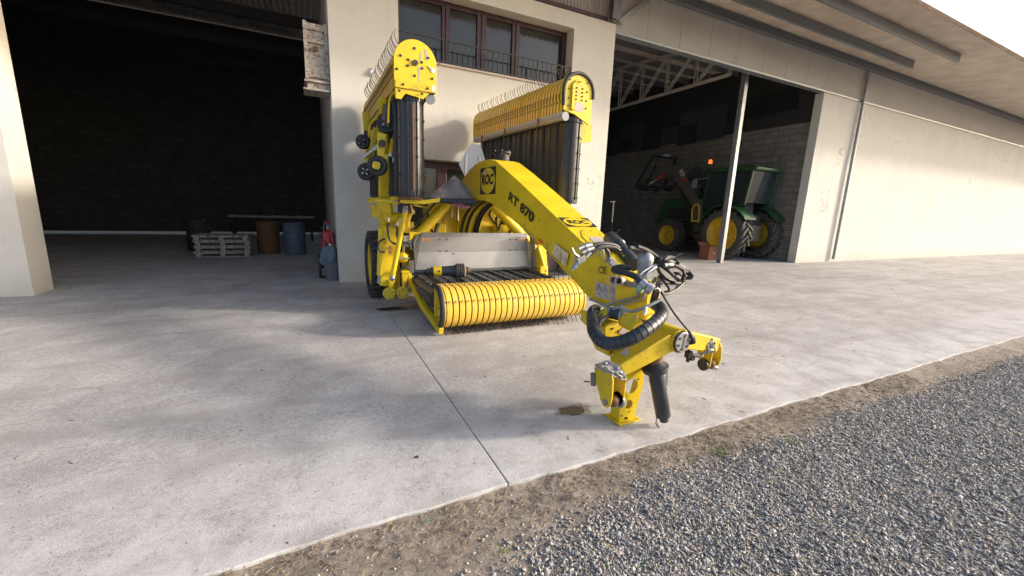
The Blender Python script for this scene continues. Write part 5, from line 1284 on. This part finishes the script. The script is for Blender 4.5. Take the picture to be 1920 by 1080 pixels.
# ---- things carried on the boom's nose
D0, D1 = pY(1144, 446, 2.98), pY(1189, 497, 2.46)
dd = (D1 - D0).normalized(); LL = (D1 - D0).length
mb = MB().lathe(D0, dd, [(-.0, .060), (.004, .066), (LL * .30, .069), (LL * .32, .073), (LL * .35, .073), (LL * .37, .064), (LL * .97, .060), (LL, .056)], 32)
tb = mb.build('document_tube', 'plastic', K)
mb = MB()
for k in range(10): a = k * .6283; u, t = frame(dd); p = D0 + (u * math.cos(a) + t * math.sin(a)) * .066 + dd * .01; mb.bar(p, p + dd * LL * .26, .006, .006)
mb.split('cap_rib', 'plastic', tb)
view = (CAMP - (D0 + D1) / 2); view = (view - dd * view.dot(dd)).normalized(); sidev = dd.cross(view)
def on_tube(t, ang, h=.0015):
    c = D0 + dd * (LL * t); r_ = .0628 - (t - .4) * .006
    return c + (view * math.cos(ang) + sidev * math.sin(ang)) * (r_ + h)
mb = MB()
for t0, kind in ((.46, 'k'), (.52, 'd'), (.62, 'o'), (.73, 'd'), (.80, 'k')):
    for s_ in ((-1, 1) if kind == 'k' else (0,)):
        if kind == 'k': mb.tube([on_tube(t0 - .03, .30), on_tube(t0 + .03, .22), on_tube(t0, .10), on_tube(t0 + .05, .02)], .0032, 5, sub=1) if s_ < 0 else mb.tube([on_tube(t0 + .02, .34), on_tube(t0 - .01, .12)], .0032, 5)
        elif kind == 'd': mb.sphere(on_tube(t0, .16), .006, n=8, m_=6)
        else: mb.tube([on_tube(t0 + .045 * math.cos(q), .18 + .22 * math.sin(q)) for q in np.linspace(0, 6.0, 14)], .0028, 5, closed=True, sub=1); mb.tube([on_tube(t0 - .025, .18), on_tube(t0 + .025, .18)], .0028, 5)
mb.split('tube_mark', 'yellow_worn', tb)
plate2(MB(), [pY(1143, 478, 2.62), pY(1158, 477, 2.66), pY(1185, 508, 2.40), pY(1172, 512, 2.36)], (0.2, .9, -.1), .10).build('tube_bracket', 'yellow', K, bevel=.006)
# lifting eye
ey_ = [pX(*p, XL + .01) for p in ((1110, 478), (1116, 466), (1126, 464), (1131, 470), (1134, 490))]
eye = plate2(MB(), ey_, (1, 0, 0), .014).build('lifting_lug', 'yellow', boom, bevel=.003)
MB().cyl(pX(1125, 475.5, XL + .0095), pX(1125, 475.5, XL + .007), .018, n=20).build('lug_eye', 'sticker', eye)
MB().tube([pX(1127, 466, XL), pX(1132, 470, XL - .01), pX(1133.5, 486, XL - .01)], .006, 6).build('pull_cord', 'white', K)
# quick couplers lying on the boom
Yn = 2.42
mb = MB(); mh = MB()
for P in ([(1107, 464), (1125, 457), (1150, 459), (1160, 465)], [(1113, 471), (1127, 462), (1148, 462), (1162, 470)], [(1106, 478), (1118, 468), (1133, 463), (1152, 464)]): mh.tube([pY(*p, Yn) for p in P], .015, 8)
mh.tube([pY(1136, 466, Yn), pY(1141, 474, Yn), pY(1141, 487, Yn)], .012, 8)
for a, b_, r_ in (((1084, 467), (1096, 461.5), .016), ((1096, 462), (1108, 459.5), .021), ((1091, 474), (1100, 469), .016), ((1100, 469), (1112, 465), .020), ((1098, 482), (1107, 474), .016)):
    mb.cyl(pY(*a, Yn), pY(*b_, Yn), r_, n=14)
mb.bar(pY(1080.5, 489, Yn), pY(1094, 482.5, Yn), .055, .045); mb.cyl(pY(1074, 506, Yn), pY(1083, 494, Yn), .014, .022, n=14)
mb.cyl(pY(1077, 502, Yn), pY(1079, 499, Yn), .022, n=14)
mb.tube([pY(1085, 481, Yn), pY(1077, 475, Yn), pY(1072, 465, Yn)], .008, 8)
mb.build('quick_coupler', 'steel', K); mh.split('hydraulic_hose', 'rubber', K)
mb = MB().bar(pY(1142, 487, 2.35), pY(1152, 498, 2.35), .05, .04).cyl(pY(1140.5, 485.5, 2.35), pY(1144, 489, 2.35), .022, n=12); mb.build('plug_socket', 'galv', K)
# thick hose along the nose to the front coupler
MB().tube([pY(1181, 503, 2.2), pY(1165, 501, 2.22), pY(1154, 503, 2.24), pY(1152, 507, 2.22), pY(1170, 511, 2.14), pY(1190, 518, 2.08), pY(1203, 529, 2.03)], .022, 12).build('thick_hose', 'rubber', K)
mb = MB().cyl(pY(1203, 529, 2.03), pY(1213, 538, 1.99), .028, n=16).cyl(pY(1213, 538, 1.99), pY(1223, 545, 1.96), .036, n=18).cyl(pY(1218, 541, 1.975), pY(1220, 543, 1.967), .040, n=18); mb.build('hose_end', 'alu', K)
MB().cyl(pY(1199, 536, 2.05), pY(1207, 541, 2.02), .042, .036, n=16).build('dust_cap', 'greenplastic', K)
mb = MB()
plate2(mb, [pF(*p, .03) for p in ((1172, 527), (1198, 530), (1198, 541), (1170, 537))], (1, 0, 0), .008); mb.build('coupler_bracket', 'bluegrey', K, bevel=.002)
mb = MB()
for px, py in ((1158, 525), (1168, 527)):
    p = pF(px, py, .005); mb.lathe(p, (-1, -.35, .1), [(0, .030), (.05, .036), (.075, .038), (.078, .034), (.072, .024), (.03, .022)], 22, False)
mb.split('parked_socket', 'sticker', K)
mb = MB()
for px, py in ((1158, 525), (1168, 527)):
    p = pF(px, py, .005); d_ = Vector((-1, -.35, .1)).normalized(); mb.cyl(p + d_ * .03, p + d_ * .04, .022, n=18)
mb.split('socket_bore', 'black', K)
mb = MB().tube([pF(*p, .025) for p in ((1196, 541), (1195, 551), (1190, 557), (1150, 567), (1132, 572), (1118, 566), (1106, 561))], .011, 8, sub=3).tube([pF(*p, .025) for p in ((1209, 544), (1207, 556), (1201, 561), (1160, 573), (1142, 576), (1128, 573))], .011, 8, sub=3).tube([pY(1163, 575, 2.15), pY(1182, 584, 2.08), pY(1206, 578, 1.98), pY(1238, 562, 1.95)], .011, 8)
mb.split('steel_pipe', 'galv', K)
# nose top: valve plate, accumulator, hose loops
plate2(MB(), [pZ(1208, 536, .985), pZ(1246, 531, .985), pZ(1240, 524, .985), pZ(1198, 528, .985)], (0, 0, 1), .010).build('valve_plate', 'yellow_worn', K, bevel=.003)
ac = pY(1210, 489, 2.12)
mb = MB().lathe(ac + Vector((-.01, 0, -.16)), (.07, 0, 1), [(0, .030), (.03, .040), (.10, .046), (.14, .052), (.165, .056), (.195, .050), (.215, .032), (.222, .004)], 28); mb.build('gas_accumulator', 'galv', K)
mb = MB(); mh = MB()
for k in range(14):
    p = Vector((random.uniform(2.22, 2.46), random.uniform(2.16, 2.36), .99)); mb.cyl(p, p + Vector((random.uniform(-.03, .03), random.uniform(-.03, .03), random.uniform(.03, .08))), random.uniform(.010, .018), n=8)
    if k % 3 == 0: mb.obox(p + Vector((0, 0, .02)), (.022, 0, 0), (0, .016, 0), (0, 0, .02))
mb.split('valve_fitting', 'galv', K)
for P, r_ in (([(1195, 462), (1215, 470), (1232, 482), (1240, 492)], .016), ([(1180, 464), (1205, 470), (1228, 486), (1238, 496)], .016), ([(1215, 500), (1228, 492), (1255, 490), (1275, 498), (1291, 510), (1297, 518), (1294, 522)], .017), ([(1218, 506), (1235, 498), (1262, 497), (1284, 508), (1294, 519), (1280, 523)], .017),
             ([(1232, 500), (1238, 512), (1252, 526), (1268, 531), (1284, 530)], .015), ([(1240, 498), (1258, 512), (1276, 530)], .016), ([(1245, 490), (1252, 483), (1264, 485), (1270, 494)], .019), ([(1252, 502), (1270, 500), (1283, 512), (1279, 526), (1262, 532), (1246, 528), (1236, 518)], .013), ([(1256, 512), (1275, 514), (1282, 520)], .014),
             ([(1246, 530), (1255, 543), (1247, 547)], .010)):
    mh.tube([pY(p[0], p[1], 2.12 + .05 * math.sin(i * 2.1 + len(P))) for i, p in enumerate(P)], r_ * .82, 9)
mh.tube([pY(1282, 530, 2.1), pY(1270, 541, 2.05), pY(1254, 550, 2.0), pY(1243, 551, 1.98), pY(1240, 548, 1.98)], .010, 8)
mh.split('hose_loop', 'rubber', K)
mb = MB()
for a, b_ in (((1245, 498), (1250, 496)), ((1222, 505), (1229, 500)), ((1252, 496), (1260, 496.5))): mb.cyl(pY(*a, 2.07), pY(*b_, 2.07), .0175, n=10)
for P in ([(1200, 516), (1204, 511), (1214, 504), (1220, 500)], [(1211, 518), (1215, 511), (1225, 504)], [(1236, 545), (1232, 540), (1226, 542)]): mb.tube([pY(*p, 2.06) for p in P], .009, 8)
mb.split('pipe_fitting', 'steel', K)
MB().tube([pY(1259, 488, 2.12), pY(1268, 480, 2.12), pY(1279, 475, 2.12)], .003, 5).build('cable_tie', 'black', K)
# hoses going down behind the tip into the conduit
mb = MB()
for i in range(5): mb.tube([pY(1236 - i * 2.5, 532 + i, 2.06), pY(1234 - i * 2, 548, 2.07), pY(1229 - i * 2, 566, 2.12), pY(1226 - i, 574, 2.16)], .011, 8)
mb.split('hose_drop', 'rubber', K)
mb = MB().bar(pY(1218, 556, 2.33), pY(1222, 580, 2.33), .05, .03, up=(0, 1, 0)); mb.build('nose_plate', 'rust', K, bevel=.004)
MB().tube([pY(1212, 575, 1.95), pY(1210, 585, 1.94), pY(1208, 591, 1.94)], .009, 6).build('strap_end', 'white', K)
# light cable with plug hanging down the right arm
MB().tube([pY(1242, 551, 1.97), pY(1262, 584, 1.95), pY(1284, 612, 1.93), pY(1293, 622, 1.92)], .0085, 8).build('light_cable', 'rubber', K)
MB().lathe(pY(1292, 622, 1.92), (pY(1299, 648, 1.92) - pY(1292, 622, 1.92)), [(0, .012), (.02, .020), (.05, .024), (.055, .030), (.09, .032), (.092, .028)], 18).build('cable_plug', 'rubber', K)
# PTO shaft lying on the belt
T_ = thing('pto_shaft', (1.75, 5.6, .52), 'black drive shaft with bellows guard and yellow sticker lying on the centre belt', 'drive shaft')
q0, q1 = Vector((1.37, 5.62, .615)), Vector((2.02, 5.50, .63)); dq = (q1 - q0).normalized(); L_ = (q1 - q0).length
MB().lathe(q0, dq, [(-.12, .03), (.06, .03), (.06, .05), (.085, .05), (.087, .042), (.11, .042), (.11, .060), (.13, .066), (.42, .074), (.46, .085), (.47, .09)], 26).build('shaft_tube', 'plastic', T_)
MB().lathe(q0, dq, [(.46, .085)] + [(.47 + .012 * k, .108 if k % 2 else .090) for k in range(11)] + [(.61, .06)], 28).build('bellows', simple('grey_bellows', (.10, .09, .08), .6, 0, .2, 14), T_)
MB().lathe(q0, dq, [(.61, .045), (.63, .055), (.66, .05), (.67, .03)], 20).build('yoke', 'rust', T_)
st = MB().lathe(q0, dq, [(.15, .0675), (.15, .0685), (.26, .0725), (.26, .0715)], 26, False).build('sticker', 'yellow', T_)
MB().obox(q0 + dq * .215 + Vector((-.005, -.0725, .014)), dq * .012, (0, .001, 0), (0, 0, .012)).build('pictogram', 'black', st)
MB().bar((1.22, 5.64, .58), (1.40, 5.61, .60), .02, .04).build('support_bar', 'iron', T_)
# ================================================================== TRACTOR
TX = 13.05
T = thing('tractor', (13.9, 11, 0), 'green tractor with yellow rims and front loader parked in the hall beyond the post', 'tractor')
def tractor_wheel(cx, cy, R_, w_, rim, name, left):
    c = Vector((cx, cy, R_)); ax = Vector((-1 if left else 1, 0, 0)); h = w_ / 2
    o = MB().lathe(c, ax, [(-h * .8, rim), (-h, R_ * .78), (-h * .96, R_ * .90), (-h * .7, R_ * .935), (h * .7, R_ * .935), (h * .96, R_ * .90), (h, R_ * .78), (h * .8, rim)], 48, False).build(name, 'tyre', T, origin=c)
    mb = MB(); n = 20
    for k in range(n):
        for s_ in (-1, 1):
            a = (k + (.5 if s_ > 0 else 0)) / n * 6.283
            def P(a_, x, q): return c + Vector((x, math.cos(a_) * q, math.sin(a_) * q))
            mb.bar(P(a, s_ * h * .02, R_ * .965), P(a + .26, s_ * h * .97, R_ * .95), .06, R_ * .085, up=P(a + .13, 0, 1) - c)
            mb.bar(P(a + .26, s_ * h * .97, R_ * .95), P(a + .29, s_ * h * 1.0, R_ * .84), .06, .03, up=(1, 0, 0))
    mb.build('tread', 'tyre', o)
    MB().lathe(c, ax, [(h * .82, rim * 1.0), (h * .86, rim * .96), (h * .55, rim * .88), (h * .40, rim * .80), (h * .1, rim * .74), (h * .05, rim * .45), (h * .35, rim * .40), (h * .40, rim * .30), (h * .42, .01)], 40, False).build('rim', 'jdy', o)
    mb = MB()
    for k in range(8): a = k * .785; p = c + ax * h * .36 + Vector((0, math.cos(a) * rim * .36, math.sin(a) * rim * .36)); mb.cyl(p, p + ax * .03, .018, n=6)
    mb.split('wheel_nut', 'iron', o)
    return o
tractor_wheel(TX + .24, 9.86, .90, .50, .60, 'rear_wheel', True); tractor_wheel(TX + 1.95, 9.86, .90, .50, .60, 'rear_wheel', False)
tractor_wheel(TX + .22, 12.36, .665, .42, .40, 'front_wheel', True); tractor_wheel(TX + 1.95, 12.36, .665, .42, .40, 'front_wheel', False)
MB().box(13.75, 14.45, 9.3, 12.8, .65, 1.25).cyl((13.4, 9.86, .9), (14.9, 9.86, .9), .17, n=20).cyl((13.4, 12.36, .66), (14.9, 12.36, .66), .11, n=20).build('chassis', 'iron', T, bevel=.03)
hood = [(11.2, 1.25), (13.35, 1.25), (13.42, 1.4), (13.36, 1.88), (13.1, 2.05), (12.4, 2.17), (11.2, 2.28)]
MB().prism(hood, YZ(0), 13.62, 14.58).build('hood', 'green', T, bevel=.05)
MB().prism([(11.5, 1.35), (12.9, 1.35), (12.9, 1.75), (11.5, 1.9)], YZ(0), 13.60, 13.619).build('grille', 'black', T)
mb = MB().box(13.42, 13.60, 10.9, 11.35, .62, 1.30); mb.build('fuel_tank', 'brownarm', T, bevel=.03)
MB().box(13.28, 13.60, 10.95, 11.25, 1.33, 1.62).build('side_locker', 'green', T, bevel=.02)
# fenders
fe = [(9.86 + 1.02 * math.cos(R(q)), .90 + 1.02 * math.sin(R(q))) for q in range(12, 150, 8)]; fi = [(9.86 + .97 * math.cos(R(q)), .90 + .97 * math.sin(R(q))) for q in range(148, 10, -8)]
MB().prism(fe + fi, YZ(0), TX + .0, TX + .6).build('fender', 'green', T); MB().prism(fe + fi, YZ(0), TX + 1.6, TX + 2.2).build('fender', 'green', T)
# cab
cx0, cx1 = 13.38, 14.72
mb = MB()
for x in (cx0, cx1):
    mb.bar((x, 11.05, 1.62), (x, 10.87, 3.06), .06, .06).bar((x, 9.35, 1.95), (x, 9.20, 3.06), .08, .08).bar((x, 10.15, 1.75), (x, 10.10, 3.06), .05, .05)
    mb.bar((x, 9.35, 1.95), (x, 10.15, 1.80), .05, .06).bar((x, 10.15, 1.35), (x, 11.05, 1.35), .05, .06).bar((x, 10.15, 1.35), (x, 10.15, 1.8), .05, .05).bar((x, 11.05, 1.35), (x, 11.05, 1.65), .05, .05)
mb.split('cab_pillar', 'green', T, bevel=.008)
MB().prism([(9.05, 3.06), (11.02, 3.06), (11.06, 3.12), (10.9, 3.22), (9.2, 3.24), (9.02, 3.16)], YZ(0), cx0 - .08, cx1 + .08).build('cab_roof', 'green', T, bevel=.03)
for x in (cx0, cx1): MB().prism([(9.38, 1.97), (10.13, 1.82), (10.09, 3.05), (9.23, 3.05)], YZ(0), x - .004, x + .004).prism([(10.18, 1.38), (11.02, 1.38), (11.02, 1.66), (10.85, 3.05), (10.12, 3.05)], YZ(0), x - .004, x + .004).build('cab_window', 'cabglass', T)
plate2(MB(), [(cx0 + .03, 11.04, 1.7), (cx1 - .03, 11.04, 1.7), (cx1 - .03, 10.87, 3.05), (cx0 + .03, 10.87, 3.05)], (0, 1, 0), .008).build('windscreen', 'cabglass', T)
plate2(MB(), [(cx0 + .04, 9.33, 2.0), (cx1 - .04, 9.33, 2.0), (cx1 - .04, 9.2, 3.05), (cx0 + .04, 9.2, 3.05)], (0, 1, 0), .008).build('rear_window', 'cabglass', T)
MB().box(cx0 + .05, cx1 - .05, 9.5, 11.0, 1.2, 1.6).box(13.8, 14.3, 9.6, 10.1, 1.6, 2.3).build('cab_interior', 'mat_black', T, bevel=.03)
mb = MB().box(13.15, 13.4, 10.95, 11.35, .5, .54).box(13.15, 13.4, 11.0, 11.35, .85, .89); mb.split('step', 'iron', T)
mb = MB().tube([(13.22, 11.28, 1.25), (13.2, 11.3, 1.75), (13.2, 11.15, 1.92), (13.22, 11.02, 1.8), (13.25, 11.0, 1.25)], .03, 8); mb.bar((13.22, 11.28, 1.3), (13.24, 11.0, 1.3), .05, .05); mb.build('loader_bracket', 'jdy', T)
MB().box(13.25, 13.36, 11.08, 11.2, 1.85, 2.0).build('indicator', 'amber', T, bevel=.01) if False else None
# beacon and mirror
b0 = pX(1321, 322, TX + .35)
MB().cyl((13.42, 10.95, 3.13), (13.42, 10.95, 3.36), .02).cyl((13.42, 10.95, 3.36), (13.42, 10.95, 3.40), .07, n=20).build('beacon_post', 'iron', T)
MB().lathe((13.42, 10.95, 3.40), (0, 0, 1), [(0, .068), (.10, .068), (.14, .055), (.16, .02)], 24).build('beacon_lens', 'amber', T)
MB().tube([(13.38, 10.95, 2.9), (13.15, 11.1, 2.85), (12.98, 11.15, 2.85)], .014, 6).box(12.94, 13.0, 11.08, 11.24, 2.5, 2.82).build('mirror', 'galv', T)
# front loader
def arm(x):
    P = [(11.0, 1.95), (11.18, 1.72), (11.45, 1.95), (12.45, 2.98), (12.62, 3.06), (13.85, 2.58), (13.95, 2.72), (12.70, 3.42), (12.42, 3.50), (12.15, 3.32)]
    return MB().prism(P, YZ(0), x, x + .12).build('loader_arm', 'brownarm', T, bevel=.012)
a1 = arm(13.22); arm(14.55)
text('MX', 1, (13.214, 12.20, 3.16), Vector((0, -.62, -.72)), Vector((0, -.72, .62)), 'cream_s', a1, fit=(.34, .20), bold=.02)
MB().cyl((13.2195, 11.84, 2.86), (13.212, 11.84, 2.86), .075, n=20).build('red_dot', 'red', a1)
plate2(MB(), [(13.212, 13.30, 2.90), (13.212, 12.98, 3.03), (13.212, 12.95, 3.19), (13.212, 13.24, 3.06)], (1, 0, 0), .004).build('red_label', 'red', a1)
plate2(MB(), [(13.212, 13.72, 2.72), (13.212, 13.36, 2.86), (13.212, 13.34, 2.95), (13.212, 13.70, 2.80)], (1, 0, 0), .004).build('pale_label', 'cream_s', a1)
mb = MB().bar((13.30, 11.2, 1.4), (13.30, 12.25, 2.62), .10, .10).bar((13.30, 12.3, 2.75), (13.30, 13.5, 2.45), .09, .10).bar((14.6, 11.2, 1.4), (14.6, 12.25, 2.62), .10, .10); mb.split('loader_ram', 'iron', T)
MB().bar((13.3, 12.9, 3.0), (14.6, 12.9, 3.0), .10, .10).build('cross_tube', 'brownarm', T)
mb = MB().prism([(10.85, 1.3), (11.25, 1.3), (11.3, 2.1), (11.0, 2.1)], YZ(0), 13.24, 13.34).prism([(10.85, 1.3), (11.25, 1.3), (11.3, 2.1), (11.0, 2.1)], YZ(0), 14.5, 14.6); mb.split('loader_mast', 'brownarm', T, bevel=.01)
# implement frame on the loader tip
mb = MB()
for (a, b_) in (((13.05, 14.35, 2.68), (13.28, 13.75, 3.92)), ((14.65, 14.35, 2.68), (14.65, 13.75, 3.92)), ((13.28, 13.75, 3.92), (14.65, 13.75, 3.92)), ((13.05, 14.35, 2.68), (14.65, 14.35, 2.68)), ((13.6, 14.3, 2.75), (13.75, 14.0, 3.6))): mb.bar(a, b_, .085, .085)
mb.bar((13.1, 14.35, 2.68), (13.1, 13.7, 2.55), .12, .22).bar((14.6, 14.35, 2.68), (14.6, 13.8, 2.6), .12, .2)
mb.build('implement_frame', 'black', T, bevel=.006)
mb = MB().tube([(13.2, 14.2, 2.7), (13.15, 13.8, 2.95), (13.25, 13.2, 2.8), (13.3, 12.8, 2.75)], .02).tube([(13.1, 14.0, 2.6), (13.15, 13.5, 2.5), (13.25, 13.1, 2.62)], .02); mb.split('loader_hose', 'black', T)
mb = MB()
for z in (.55, .9): mb.box(13.55, 13.7, 12.7, 13.2, z, z + .12)
mb.box(13.6, 14.6, 13.0, 13.5, 1.0, 1.3); mb.build('front_weight', 'green', T, bevel=.03)
